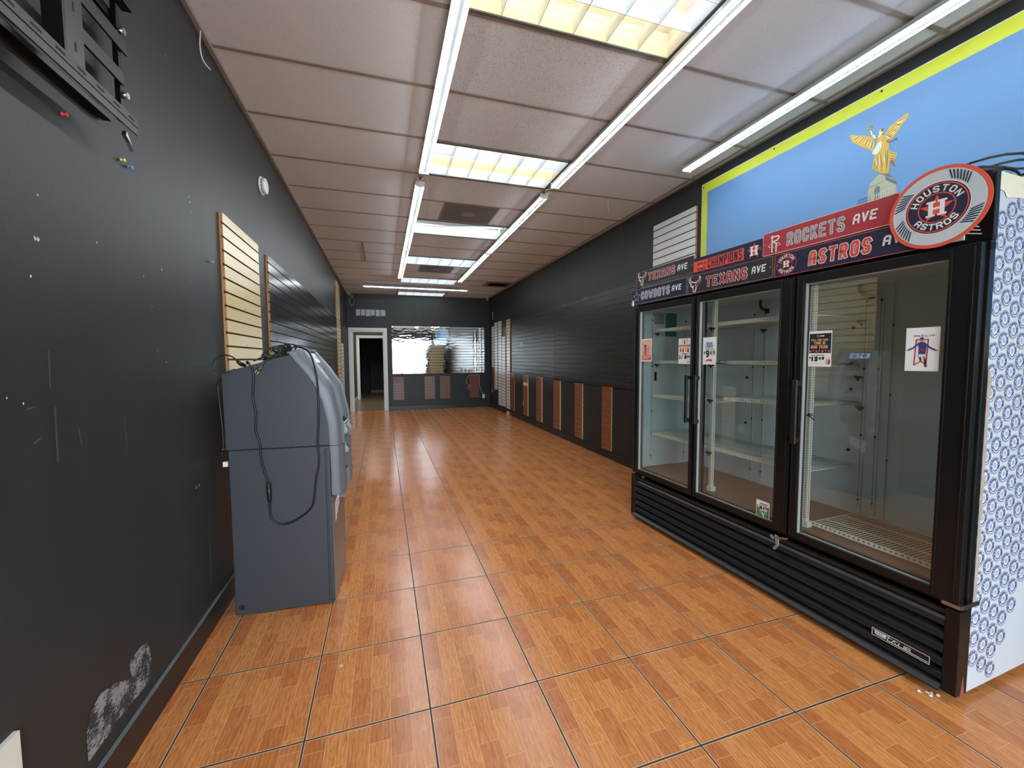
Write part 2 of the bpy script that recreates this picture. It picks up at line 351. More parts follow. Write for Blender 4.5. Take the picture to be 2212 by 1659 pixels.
def text(mb, s, x, y, w, h, m, T, z=.001, thick=.2, gap=.32, slant=0, outline=None, oz=.0006, ow=1.55, wmul=None):
    """text in the box x..x+w, y..y+h"""
    adv = []; tot = 0
    for ch in s:
        cw = .5 if ch == ' ' else NARROW.get(ch, 1.0)*({'M': 1.2, 'W': 1.4}.get(ch, 1)); adv.append(cw); tot += cw+gap
    tot -= gap; u = w/tot; hw = min(u, h)*thick*.5 if not wmul else wmul*.5
    cx = x; pls = []
    for ch, cw in zip(s, adv):
        g = G.get(ch) or G.get(ch.upper())
        if g and ch != ' ':
            for pl in g:
                pls.append([(cx+hw+px*max(.001, cw*u-2*hw)+(y*0+py*h)*slant, y+hw+py*(h-2*hw)) for px, py in pl])
        cx += (cw+gap)*u
    if outline: strokes(mb, pls, hw*ow, outline, oz, T)
    strokes(mb, pls, hw, m, z, T)
def arc_text(mb, s, cx, cy, r, h, a0, a1, m, T, z=.001, thick=.2, inward=False, cw=.8):
    n = len(s)
    for i, ch in enumerate(s):
        a = a0+(a1-a0)*(i/(n-1) if n > 1 else .5); g = G.get(ch)
        if not g: continue
        wv = h*cw*({'I': .3}.get(ch, 1))
        ux = Vector((math.sin(a), -math.cos(a))); uy = Vector((math.cos(a), math.sin(a)))
        if inward: ux = -ux; uy = -uy
        c = Vector((cx, cy))+Vector((math.cos(a), math.sin(a)))*r
        pls = [[tuple(c+ux*((px-.5)*wv)+uy*((py-.5)*h)) for px, py in pl] for pl in g]
        strokes(mb, pls, h*thick*.5, m, z, T)
def disc(mb, cx, cy, r, m, z, T, n=48, ry=None):
    mb.poly([T(cx+r*math.cos(2*math.pi*i/n), cy+(ry or r)*math.sin(2*math.pi*i/n), z) for i in range(n)], m)
def ring(mb, cx, cy, r0, r1, m, z, T, n=48, a0=0, a1=2*math.pi):
    for i in range(n):
        a = a0+(a1-a0)*i/n; b = a0+(a1-a0)*(i+1)/n
        mb.poly([T(cx+q*math.cos(t), cy+q*math.sin(t), z) for q, t in ((r0, a), (r1, a), (r1, b), (r0, b))], m)
def rrect(x0, x1, y0, y1, r, k=5):
    out = []
    for cx, cy, a in ((x1-r, y1-r, 0), (x0+r, y1-r, 90), (x0+r, y0+r, 180), (x1-r, y0+r, 270)):
        for i in range(k+1): t = R(a+90*i/k); out.append((cx+r*math.cos(t), cy+r*math.sin(t)))
    return out
def star(cx, cy, r, r2=.4, rot=90):
    return [(cx+(r if i % 2 == 0 else r*r2)*math.cos(R(rot+36*i)), cy+(r if i % 2 == 0 else r*r2)*math.sin(R(rot+36*i))) for i in range(10)]

# ---------------------------------------------------------------- room shell
mb = MB(); mb.box(XL-.1, XR+.1, YF-.1, D+.1, -.1, 0, M_FLOOR); struct(mb.build('floor'))
mb = MB(); mb.box(XL-.12, XL, YF-.1, D+.12, 0, H+.3, M_WALL); struct(mb.build('wall_left'))
mb = MB(); mb.box(XR, XR+.12, YF-.1, D+.12, 0, H+.3, M_WALL); struct(mb.build('wall_right'))
DX0, DX1, DZ = -.75, .02, 2.075
mb = MB()
mb.box(XL, DX0, D, D+.12, 0, H+.3, M_WALL); mb.box(DX1, XR, D, D+.12, 0, H+.3, M_WALL); mb.box(DX0, DX1, D, D+.12, DZ, H+.3, M_WALL)
struct(mb.build('wall_back'))
# front: shop front behind the camera
mb = MB()
mb.box(XL-.12, XR+.12, YF-.12, YF, 2.5, H+.3, M_WALL); mb.box(XL-.12, XR+.12, YF-.12, YF, 0, .3, M_WALL); mb.box(2.78, XR+.12, YF-.12, YF, 0.3, 2.5, M_WALL)
struct(mb.build('wall_front'))
M_ALU = P('silver_window_frame', (150, 152, 154), .35, metal=.8)
def window(name, x0, x1, z0, z1):
    r = bpy.data.objects.new(name, None); COL.objects.link(r); r.location = ((x0+x1)/2, YF-.06, z0); struct(r)
    f = MB(); t = .045; cx = (x0+x1)/2; a, b = x0-cx, x1-cx; h = z1-z0
    f.box(a, a+t, -.03, .03, 0, h, M_ALU).box(b-t, b, -.03, .03, 0, h, M_ALU).box(a+t, b-t, -.03, .03, 0, t, M_ALU).box(a+t, b-t, -.03, .03, h-t, h, M_ALU)
    f.build('window_frame', r); p = MB(); p.box(a+t, b-t, -.004, .004, t, h-t, M_WGLASS); p.build('window_pane', r)
window('window_1', XL, .03, .3, 2.5); window('window_2', .03, .92, .3, 2.5); window('window_3', .92, 1.85, .3, 2.5); window('window_4', 1.85, 2.78, .3, 2.5)
mb = MB(); mb.box(-30, 30, -40, YF-.121, -.12, -.02, P('outdoor_concrete', (168, 164, 158), .8, noise=.1, nscale=2)); struct(mb.build('ground'))

# baseboards
def baseboard(name, boxes):
    mb = MB()
    for b in boxes: mb.box(*b, M_BLACKBASE)
    struct(mb.build(name, bevel=.004))
baseboard('baseboard_left', [(XL, XL+.014, YF, D, 0, .118)])
baseboard('baseboard_right', [(XR-.014, XR, YF, D-.001, 0, .105)])
baseboard('baseboard_back', [(.105, XR-.014, D-.014, D, 0, .105)])
# chipped pale line along the top edge of the left baseboard and the caulk on the back one
mb = MB(); mb.box(XL, XL+.0148, YF, 4.4, .1178, .1192, P('worn_edge_paint', (104, 106, 106), .6, noise=.5, nscale=9)); struct(mb.build('trim_1'))

# ceiling tiles, bars
CY, TR = 2.668, .6096
SX = [XL, .372, 1.592, 2.811, XR]
trof = {(-2): 1, 1: 1, 4: 1, 7: 1, 10: 1, 13: 1}
mb = MB(); bars = MB()
ks = list(range(-8, 14))
for k in ks:
    y0 = CY+k*TR; y1 = y0+TR
    if k == 13: y1 = D
    if y1 > D: y1 = D
    y0 = max(y0, YF)
    for c in range(4):
        if c == 1 and k in trof: continue
        if c == 1 and k in (3, 8):
            mb.poly([(SX[1], y0, H+.005), (.675, y0, H+.005), (.675, y1, H+.005), (SX[1], y1, H+.005)], M_CEIL)
            mb.poly([(1.287, y0, H+.005), (SX[2], y0, H+.005), (SX[2], y1, H+.005), (1.287, y1, H+.005)], M_CEIL)
            continue
        if c == 2 and k == 10:
            mb.poly([(SX[2], y0, H+.005), (2.22, y0, H+.005), (2.22, y1, H+.005), (SX[2], y1, H+.005)], M_CEIL)
            continue
        mb.poly([(SX[c], y0, H+.005), (SX[c+1], y0, H+.005), (SX[c+1], y1, H+.005), (SX[c], y1, H+.005)], M_CEIL)
    if y0 > YF: bars.box(XL, XR, y0-.012, y0+.012, H-.001, H+.004, M_TBAR)
mb.box(XL, XR, YF, D, H+.28, H+.30, M_WHITE)
struct(mb.build('ceiling'))
for x in SX[1:4]: bars.box(x-.012, x+.012, YF, D, H-.002, H+.0035, M_TBAR)
bars.box(-.26, -.236, CY+6*TR, CY+8*TR, H-.0005, H+.004, M_TBAR)
for k in (3, 8):
    for x in (.675, 1.287): bars.box(x-.01, x+.01, CY+k*TR, CY+(k+1)*TR, H-.0005, H+.004, M_TBAR)
bars.box(XL, XL+.022, YF, D, H-.02, H, M_TBAR); bars.box(XR-.022, XR, YF, D, H-.004, H, M_TBAR); bars.box(XL, XR, D-.02, D, H-.004, H, M_TBAR)
struct(bars.build('trim_2'))

# ---------------------------------------------------------------- troffers
M_LOUV = P('white_louver', (214, 220, 222), .5); M_LOUVW = P('yellow_louver', (246, 232, 196), .5)
M_TRINT = P('troffer_enamel', (235, 236, 230), .5); M_TRRIM = P('troffer_rim', (92, 98, 104), .4)
def troffer(name, k, label, warm, louver=True, glow=1.6, group=None):
    y0 = CY+k*TR; y1 = min(y0+TR, D-.03); x0, x1 = SX[1]+.013, SX[2]-.013
    y0 += .013; y1 -= .013; cx, cyy = (x0+x1)/2, (y0+y1)/2; a, b = (x1-x0)/2, (y1-y0)/2
    r = empty(name, label, 'ceiling light', (cx, cyy, H), 0, group)
    h = MB(); dpt = .14
    h.box(-a, a, -b, b, dpt, dpt+.004, M_TRINT)
    for s in (-1, 1):
        h.box(s*a, s*(a-.004), -b, b, 0, dpt, M_TRINT); h.box(-a, a, s*b, s*(b-.004), 0, dpt, M_TRINT)
    h.build('housing', r)
    f = MB(); t = .016
    for s in (-1, 1):
        f.box(s*a, s*(a-t), -b, b, -.006, .004, M_TRRIM); f.box(-a+t, a-t, s*b, s*(b-t), -.006, .004, M_TRRIM)
    f.build('rim', r)
    for i, yy in enumerate((-b*.62, 0, b*.62)):
        if not louver and i == 1: continue
        wm = warm and i == (2 if k < 0 else 1)
        tm = P('tube_warm' if wm else 'tube_cool', (255, 234, 188) if wm else (236, 244, 255), .4, emit=glow*(1.2 if wm else 1.6))
        tb = MB(); tb.cyl((-a+.03, yy, .108), (a-.03, yy, .108), .013, tm, 10); tb.build('tube', r)
    if louver:
        lv = MB()
        for i in range(7):
            x = -a+t+(2*(a-t))*i/6
            lv.prism([(x-.003, -b+t, .078), (x-.0015, -b+t, .0), (x+.0015, -b+t, .0), (x+.003, -b+t, .078)], (0, 2*(b-t), 0), M_LOUV)
        for j in range(4):
            y = -b+t+(2*(b-t))*j/3
            mm = M_LOUVW if warm and ((k < 0 and j == 3) or (k > 0 and j == 2)) else M_LOUV  # one crosswise blade row coloured yellow, the others white
            lv.prism([(-a+t, y-.003, .078), (-a+t, y-.0015, 0), (-a+t, y+.0015, 0), (-a+t, y+.003, .078)], (2*(a-t), 0, 0), mm)
        lv.build('louver', r)
    else:
        lv = MB()   # one reflector wing hanging askew across the open fitting
        lv.prism([(-a+.02, b*.2, .02), (a-.02, -b*.35, .03), (a-.02, -b*.35+.07, .085), (-a+.02, b*.2+.11, .06)], (0, 0, .004), M_LOUV)
        lv.box(-a+.02, a-.02, -b*.2, b*.5, .088, .1, M_TRINT); lv.build('reflector', r)
    return r
troffer('troffer_light', -2, 'nearest recessed ceiling light, with yellow louver cells, cut off by top of photo', True, glow=2.6)
troffer('troffer_light', 1, 'recessed ceiling light with warm-and-white louver grid between ends of the near light strips', True, glow=2.2)
troffer('troffer_light', 4, 'open recessed ceiling light without louver and with a slanting reflector, beyond first speaker tile', False, louver=False, glow=2.0)
troffer('troffer_light', 7, 'white louvered ceiling light just before the farther grey diffuser tile', False, glow=2.0)
troffer('troffer_light', 10, 'louvered ceiling light between far ends of the long light strips', False, glow=2.4)
troffer('troffer_light', 13, 'last louvered ceiling light, against the back wall behind the crosswise strip', False, glow=3.0)

# ---------------------------------------------------------------- LED strips
M_LED = P('led_cover', (240, 248, 255), .3, emit=LED_STRENGTH); M_LEDH = P('led_housing', (186, 192, 194), .35, metal=.3)
def led(x, y0, y1, label, rz=0, group='LED strip lights under the ceiling', loc=None, flip=1):
    L = y1-y0; r = empty('led_strip_light', label, 'strip light', loc or (x, y0, H-.008), rz, group)
    h = MB()   # V-shaped housing hung on clips
    h.prism([(-.036*flip, 0, -.018), (-.017*flip, 0, -.052), (.0, 0, -.040), (.024*flip, 0, -.052), (.044*flip, 0, -.018), (.016*flip, 0, -.006), (-.012*flip, 0, -.006)], (0, L, 0), M_LEDH); h.build('housing', r)
    c = MB(); c.prism([(-.0385*flip, 0.004, -.020), (-.0385*flip, .004, -.0435), (-.0120*flip, .004, -.057), (-.010*flip, .004, -.050), (-.036*flip, .004, -.018)], (0, L-.008, 0), M_LEDH); c.poly([(-.0385*flip, .004, -.044), (-.0120*flip, .004, -.0575), (-.0120*flip, L-.004, -.0575), (-.0385*flip, L-.004, -.044)], M_LED); c.build('light_cover', r)
    d = MB(); d.prism([(.028*flip, .004, -.053), (.0445*flip, .004, -.020), (.0435*flip, .004, -.018), (.0265*flip, .004, -.052)], (0, L-.008, 0), M_LEDH); d.poly([(.0220*flip, .004, -.0575), (.044*flip, .004, -.0460), (.044*flip, L-.004, -.0460), (.0220*flip, L-.004, -.0575)], M_DOTS); d.prism([(.044*flip, .004, -.020), (.044*flip, .004, -.0455), (.0425*flip, .004, -.0455), (.0425*flip, .004, -.020)], (0, L-.008, 0), M_LEDH); d.build('led_row', r)
    for ya, yb in ((-.006, .002), (L-.002, L+.006)): e = MB(); e.box(-.038, .045, ya, yb, -.056, -.008, M_WHITE); e.build('end_cap', r)
    for yy in (L*.2, L*.8): k = MB(); k.box(-.012, .012, yy-.01, yy+.01, -.008, .0075, M_STEEL); k.build('clip', r)
    return r
led(.375, 1.30, 3.74, 'near left LED strip beside the two warm louvered ceiling lights')
led(.365, 4.02, 6.36, 'left LED strip running past the first grey diffuser tile, second from camera')
led(.362, 6.41, 8.60, 'far left LED strip ending before the crosswise strip')
led(1.598, 1.24, 3.69, 'near right LED strip along the right side of the two warm louvered lights')
led(1.590, 3.95, 6.21, 'right LED strip passing the slanting-reflector light, second from camera')
led(1.584, 6.27, 8.66, 'far right LED strip ending near the soot-stained vent')
led(2.56, .60, 3.04, 'LED strip above the blue mural beside the right wall')
led(0, 0, 2.33, 'LED strip mounted crosswise near the back wall', rz=R(-90), loc=(-.38, 9.76, H-.008))
def wire(pts, name, label, r=.003, m=None, k=8, group=None, cat='wire'):
    mb = MB(); mb.tube(spline(pts, k), r, m or M_WHITE, 6); return tag(mb.build(name), label, cat, group)
for (x, ya, yb, lb) in ((.366, 3.735, 4.02, 'looped white power lead joining the near and middle left LED strips'), (1.592, 3.685, 3.95, 'looped white power lead joining the near and middle right LED strips')):
    ym = (ya+yb)/2
    wire([(x, ya-.01, H-.03), (x+.01, ya+.06, H-.045), (x-.03, ym, H-.035), (x-.015, ym+.03, H-.06), (x+.02, ym+.015, H-.04), (x-.005, yb-.05, H-.035), (x, yb+.01, H-.03)], 'power_lead', lb)
wire([(.362, 8.60, H-.02), (.355, 9.0, H-.012), (.36, 9.74, H-.02)], 'power_lead', 'thin white lead running from far left LED strip to the crosswise strip', .004)
wire([(1.584, 8.66, H-.02), (1.58, 9.1, H-.012), (1.57, 9.76, H-.02)], 'power_lead', 'thin white lead running from far right LED strip to the crosswise strip', .004)
wire([(XL+.015, 2.54, H-.01), (XL+.012, 2.53, 2.93), (XL+.014, 2.555, 2.88), (XL+.03, 2.60, 2.865)], 'dangling_wire', 'short white wire dangling from ceiling edge at upper left', .003)
wire([(2.30, 3.9, H-.0), (2.298, 3.9, 2.97), (2.31, 3.905, 2.93), (2.305, 3.9, 2.90)], 'dangling_wire', 'thin white wire hanging from ceiling tile right of the middle strips', .002)

# round-neck diffuser tiles and vent
M_GRILLE = P('grey_diffuser', (122, 124, 122), .6, noise=.1, nscale=10, bump=.2, bscale=200)
def diffuser(k, label):
    y0 = CY+k*TR+.012; r = empty('ceiling_diffuser', label, 'air vent', (.981, y0+.293, H), 0)
    p = MB(); p.box(-.296, .296, -.286, .286, .002, .012, M_GRILLE)
    for i in range(1, 12): p.box(-.29, .29, -.286+i*.0477-.001, -.286+i*.0477+.001, -.0005, .002, M_TRRIM)
    p.build('perforated_panel', r)
    c = MB()
    n = 40; c.poly([(.085*math.cos(2*math.pi*i/n), .085*math.sin(2*math.pi*i/n), -.003) for i in range(n)], P('pale_disc', (150, 150, 146), .6)); c.build('center_disc', r)
diffuser(3, 'nearer grey perforated ceiling diffuser with pale round centre')
diffuser(8, 'farther grey perforated ceiling diffuser with pale round centre, between white louvered lights')
r = empty('ceiling_vent', 'dark soot-stained ceiling vent near the right wall at the back', 'air vent', (2.515, CY+10.5*TR, H))
p = MB(); p.box(-.29, .29, -.29, .29, .001, .01, P('sooty_tile', (128, 116, 106), .9, noise=.5, nscale=9)); p.build('stained_panel', r)
p = MB()
for i in range(9): p.prism([(-.2, -.15+i*.034, -.008), (-.2, -.13+i*.034, .001), (-.2, -.128+i*.034, .001), (-.2, -.148+i*.034, -.008)], (.42, 0, 0), P('vent_blade', (70, 66, 64), .5))
p.build('blades', r)

# ---------------------------------------------------------------- slatwall
def slat_panel(name, label, side, a0, a1, z0, z1, face, edge=None, pitch=.0762, th=.019, first=None, group=None, groove=None, cat='slatwall panel', alt=None, screws=True):
    """side: 'L','R' (a = y) or 'B' (a = x). face panels with T-grooves every 3 inches, measured from the top"""
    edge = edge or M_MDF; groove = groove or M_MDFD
    if side == 'L': f = lambda a, d, z: (XL+d, a, z)
    elif side == 'R': f = lambda a, d, z: (XR-d, a, z)
    else: f = lambda a, d, z: (a, D-d, z)
    mb = MB(); ac = a0
    def bx(p0, p1, d0, d1, q0, q1, m, fm=None):
        A = f(p0, d0, q0); B = f(p1, d1, q1)
        key = {'L': '+x', 'R': '-x', 'B': '-y'}[side]
        mb.box(A[0], B[0], A[1], B[1], A[2], B[2], m, {key: fm} if fm else None)
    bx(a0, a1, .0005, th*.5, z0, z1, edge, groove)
    g = .0105; z = z1; i = 0
    step = first if first else pitch*.75
    while z > z0+.004:
        zb = max(z0, z-step)
        top = z-(g/2 if i else 0); bot = zb+(g/2 if zb > z0 else 0)
        fm = alt(i) if alt else face
        bx(a0, a1, th*.72, th, bot, top, edge, fm)
        bx(a0+.0002, a1-.0002, th*.5, th*.72, bot+.005*(zb > z0), top-.005*(i > 0), edge)
        z = zb; step = pitch; i += 1
    if screws:
        nn = max(1, int((a1-a0)/.4)); zz = z1-.04
        while zz > z0:
            for q in range(nn):
                a = a0+(a1-a0)*(q+.5)/nn if nn > 1 else (a0+a1)/2
                c = Vector(f(a, th, zz)); nn_ = Vector(f(a, th+.0008, zz))-c
                mb.cyl(c, c+nn_, .0035, M_HOLE, 8)
            zz -= .2286
    return tag(mb.build(name), label, cat, group)

slat_panel('slatwall', 'cream slatwall panel on left wall above the cash machine', 'L', 2.705, 3.392, .945, 2.172, M_CREAM)
slat_panel('slatwall', 'glossy black slatwall on left wall, nearer half next to cream panel', 'L', 3.652, 6.09, .945, 2.165, M_DARKLAM)
slat_panel('slatwall', 'glossy black slatwall on left wall, farther half next to tall cream strip', 'L', 6.092, 8.51, .945, 2.160, M_DARKLAM)
slat_panel('slatwall_strip', 'tall narrow cream slatwall strip reaching the ceiling on left wall', 'L', 8.60, 9.27, .45, 2.885, M_CREAM)
slat_panel('slatwall_strip', 'white slatwall strip on left wall nearest the doorway', 'L', 9.33, 9.86, .45, 1.695, M_WHITELAM)
slat_panel('slatwall_strip', 'cream slatwall strip low on left wall behind the cash machine, seen in cooler glass', 'L', 4.32, 4.53, .09, .93, M_CREAM)
slat_panel('slatwall', 'black slatwall panel on right wall, nearer half beside the cooler', 'R', 4.16, 6.60, .972, 2.238, M_BLACKLAM, M_BLACKLAM, groove=M_GRV)
slat_panel('slatwall', 'black slatwall panel on right wall, farther half with small white card', 'R', 6.602, 9.08, 1.01, 2.25, M_BLACKLAM, M_BLACKLAM, groove=M_GRV)
slat_panel('slatwall', 'white slatwall panel high on right wall beside the blue mural', 'R', 3.243, 3.882, 2.24, 2.782, M_WHITELAM)
def alt_patch(i): return M_CREAM if i == 2 else M_BROWN
bz = [(4.716, 4.957, .11, .982, M_BROWN, None, 'brown slatwall strip low on right wall, nearest the cooler'),
      (5.545, 5.797, .12, .988, M_BROWN, None, 'brown slatwall strip low on right wall, second from cooler'),
      (6.36, 6.638, .122, .995, M_BROWN, None, 'brown slatwall strip low on right wall, third from cooler'),
      (7.20, 7.482, .132, 1.0, M_BROWN, None, 'brown slatwall strip low on right wall, fourth from cooler'),
      (7.99, 8.272, .146, 1.005, M_BROWN, alt_patch, 'brown slatwall strip with one cream slat near its top, on right wall'),
      (8.92, 9.207, .138, 1.019, M_BROWND, None, 'dark brown slatwall strip on right wall touching the cream-topped column')]
for a0, a1, z0, z1, mt, al, lb in bz:
    slat_panel('slatwall_strip', lb, 'R', a0, a1, z0, z1, mt, M_CREAM if mt is M_BROWN else None, first=.0762, groove=M_MDF, group='brown slatwall strips on lower right wall', alt=al, screws=False)
cz = [(9.215, 9.50, 1.11, 2.285, M_CREAM, 'narrow cream slatwall strip, upper part of column nearest the black slatwall'),
      (9.232, 9.515, .145, 1.105, M_WHITELAM, 'narrow white slatwall strip directly below the cream one'),
      (9.60, 9.905, .155, 1.90, M_WHITELAM, 'white slatwall strip with lower top than its neighbours, right wall'),
      (9.935, 10.25, .15, 2.30, M_WHITELAM, 'tall white slatwall strip, third column from the back corner'),
      (10.33, 10.61, .54, 2.30, M_WHITELAM, 'white slatwall strip ending at knee height, second column from back corner'),
      (10.66, 10.91, 1.12, 2.215, M_WHITELAM, 'pinkish white slatwall strip nearest the back corner'),
      (10.67, 10.925, .475, 1.115, M_BROWND, 'dark brown slatwall strip below the strip nearest the back corner')]
for a0, a1, z0, z1, mt, lb in cz:
    slat_panel('slatwall_strip', lb, 'R', a0, a1, z0, z1, mt, group='narrow slatwall columns on far right wall', screws=False, groove=M_HOLE)
def alt_p1(i): return M_BROWND if i < 2 else M_MAUVE
for a0, a1, mt, al, lb in ((.236, .508, M_MAUVE, alt_p1, 'mauve brown slatwall square beside the doorway, top rows darker'), (1.05, 1.325, M_MAUVE, None, 'mauve brown slatwall square under middle of the mirror'),
        (1.463, 1.737, laminate_mat('rose_brown_laminate', (116, 82, 74), .4), None, 'rose brown slatwall square, third from the doorway'), (2.28, 2.557, M_BROWND, None, 'dark red-brown slatwall square near the back corner with cord hung over it')):
    slat_panel('slatwall_square', lb, 'B', a0, a1, .267, .886, mt, M_BROWND, first=.0762, group='brown slatwall squares under the mirror', alt=al, groove=M_BROWND, screws=False)
slat_panel('mirror_slatwall', 'mirrored slatwall panel on the back wall reflecting the shop', 'B', .231, 2.72, .965, 2.222, M_MIRROR, M_STEEL, groove=M_HOLE, cat='mirror panel')

# ---------------------------------------------------------------- doorway and back room
r = bpy.data.objects.new('door_1', None); COL.objects.link(r); r.location = ((DX0+DX1)/2, D, 0); struct(r)
def casing(r, x0, x1, z1, wdt, yf, yb, m):
    f = MB(); cx = (x0+x1)/2; a, b = x0-cx, x1-cx
    for (q0, q1, y) in ((wdt, .0, yf), (wdt*.62, .02, yf-.008)):
        f.box(a-q0, a-q1+.0, y, y+.012, 0, z1+q1, m); f.box(b+q1, b+q0, y, y+.012, 0, z1+q1, m)
        f.box(a-q0, b+q0, y, y+.012, z1+q1, z1+q0, m)
    f.build('casing', r, bevel=.002)
    j = MB(); j.box(a-.001, a+.02, yf+.01, yb, 0, z1, m); j.box(b-.02, b+.001, yf+.01, yb, 0, z1, m); j.box(a, b, yf+.01, yb, z1-.02, z1+.001, m); j.build('jamb', r)
casing(r, DX0, DX1, DZ, .088, -.012, .125, M_WHITE)
Y2 = 14.74
M_WOOD2 = laminate_mat('grey_brown_planks', (104, 92, 74), .3, .5, True)
mb = MB(); mb.box(XL-.1, 1.2, D+.1, 18.5, -.1, 0, M_WOOD2); struct(mb.build('floor_back_room'))
M_WALL2 = P('back_room_paint', (66, 76, 72), .6)
mb = MB(); mb.box(XL-.14, XL-.02, D+.12, 18.5, 0, 2.7, M_WALL2); struct(mb.build('wall_back_room_left'))
mb = MB(); mb.box(.25, .37, D+.12, 18.5, 0, 2.7, M_WALL2); struct(mb.build('wall_back_room_right'))
mb = MB(); mb.box(XL-.02, -.80, Y2, Y2+.12, 0, 2.7, M_WALL2); mb.box(.06, .25, Y2, Y2+.12, 0, 2.7, M_WALL2); mb.box(-.80, .06, Y2, Y2+.12, 2.11, 2.7, M_WALL2); struct(mb.build('wall_back_room_middle'))
mb = MB(); mb.box(XL-.02, .25, 18.4, 18.5, 0, 2.7, P('dark_far_wall', (40, 44, 52), .7)); mb.box(-.5, .25, 17.6, 17.66, 0, 2.7, P('dark_far_wall', (40, 44, 52), .7)); struct(mb.build('wall_back_room_far'))
mb = MB(); mb.box(XL-.12, .37, D+.12, 18.5, 2.7, 2.8, M_WALL2); struct(mb.build('ceiling_back_room'))
r = bpy.data.objects.new('door_2', None); COL.objects.link(r); r.location = (-.37, Y2, 0); struct(r)
casing(r, -.78, .04, 2.09, .075, -.012, .125, M_WHITE)
mb = MB(); mb.box(XL-.02, XL-.006, D+.13, Y2-.01, 0, .11, M_WHITE); struct(mb.build('baseboard_back_room'))
mb = MB(); mb.box(-.5, .25, 17.58, 17.6, 0, .1, P('dim_baseboard', (120, 122, 124), .5)); struct(mb.build('baseboard_far_room'))

l = bpy.data.lights.new('corridor_fill', 'AREA'); l.shape = 'RECTANGLE'; l.size = .3; l.size_y = 1.0; l.energy = 26; l.color = (1, .96, .88)  # unseen fill light, added to brighten the room past the doorway
o = bpy.data.objects.new('corridor_fill', l); COL.objects.link(o); o.location = (-.35, 12.9, 2.68)
# box over the doorway
r = empty('wall_display_box', 'dark glossy box above the doorway with uneven white strips low on its front', 'display box', (-.278, D, 2.47))
p = MB(); p.prism([(-.365, -.03, 0), (-.365, -.075, .41), (-.365, -.0, .41), (-.365, 0, 0)], (.73, 0, 0), P('dark_gloss_film', (26, 30, 36), .38, spec=.3)); p.build('body', r)
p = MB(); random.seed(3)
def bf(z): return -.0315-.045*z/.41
for i in range(6):  # row of pale plates with uneven lower ends across the front
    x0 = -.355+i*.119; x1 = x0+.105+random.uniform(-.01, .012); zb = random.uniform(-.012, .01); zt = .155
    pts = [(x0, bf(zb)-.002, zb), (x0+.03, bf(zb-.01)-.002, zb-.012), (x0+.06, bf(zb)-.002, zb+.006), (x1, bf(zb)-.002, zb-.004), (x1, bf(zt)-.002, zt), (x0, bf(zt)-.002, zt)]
    p.prism(pts, (0, -.002, 0), P('pale_strip', (170, 178, 188), .5))
p.build('pale_strips', r)

# ---------------------------------------------------------------- glass-door cooler (local: X along its face away from camera, Y out of the face, Z up)
FO = Vector((2.083, .917, 0)); FTH = .042
FM = Matrix.Translation(FO) @ Matrix.Rotation(math.pi/2+FTH, 4, 'Z')
def fthing(name, label, cat, u, v, z, group=None):
    o = empty(name, label, cat, (0, 0, 0), 0, group); o.matrix_world = FM @ Matrix.Translation((u, v, z)); return o
LW = 2.044
ck = fthing('glass_door_cooler', 'black three-door glass cooler with empty wire shelves along the right wall', 'cooler', 0, 0, 0)
ZB, ZD, ZT, ZH = .03, .375, 1.768, 2.03
b = MB()   # side walls, back, top of the cabinet
b.box(.002, .045, -.74, -.068, ZB, ZH-.01, P('wrapped_side_white', (184, 189, 198), .4, noise=.03, nscale=6), {'+x': M_LINER})
b.box(LW-.045, LW-.002, -.74, -.068, ZB, ZH-.01, P('cream_side_panel', (214, 202, 160), .5), {'-x': M_LINER})
b.box(.045, LW-.045, -.74, -.57, ZD-.05, ZT, M_LINER); b.box(.045, LW-.045, -.74, -.068, ZT-.012, ZH-.02, M_BLKR, {'-z': M_LINER})
b.box(.045, LW-.045, -.74, -.09, ZB+.03, ZD+.02, M_BLK)
b.build('cabinet', ck, bevel=.003)
b = MB(); b.box(.045, LW-.045, -.57, -.066, ZD+.02, ZD+.055, M_LFLOOR); b.build('inner_floor', ck)
b = MB()   # outer front frame
b.box(0, .05, -.07, -.036, ZD, ZT, M_BLKR); b.box(LW-.05, LW, -.07, -.036, ZD, ZT, M_BLKR); b.box(0, LW, -.07, -.036, ZT-.035, ZT+.005, M_BLKR); b.box(0, LW, -.07, -.036, ZD-.01, ZD+.045, M_BLKR)
for u in (.69, 1.372): b.box(u-.03, u+.03, -.075, -.036, ZD, ZT, M_BLKR)
b.build('door_frame', ck, bevel=.004)
doors = [(.010, .684, .098, .640), (.694, 1.366, .775, 1.338), (1.378, 2.036, 1.410, 1.968)]
hand = [.652, 1.330, 1.408]
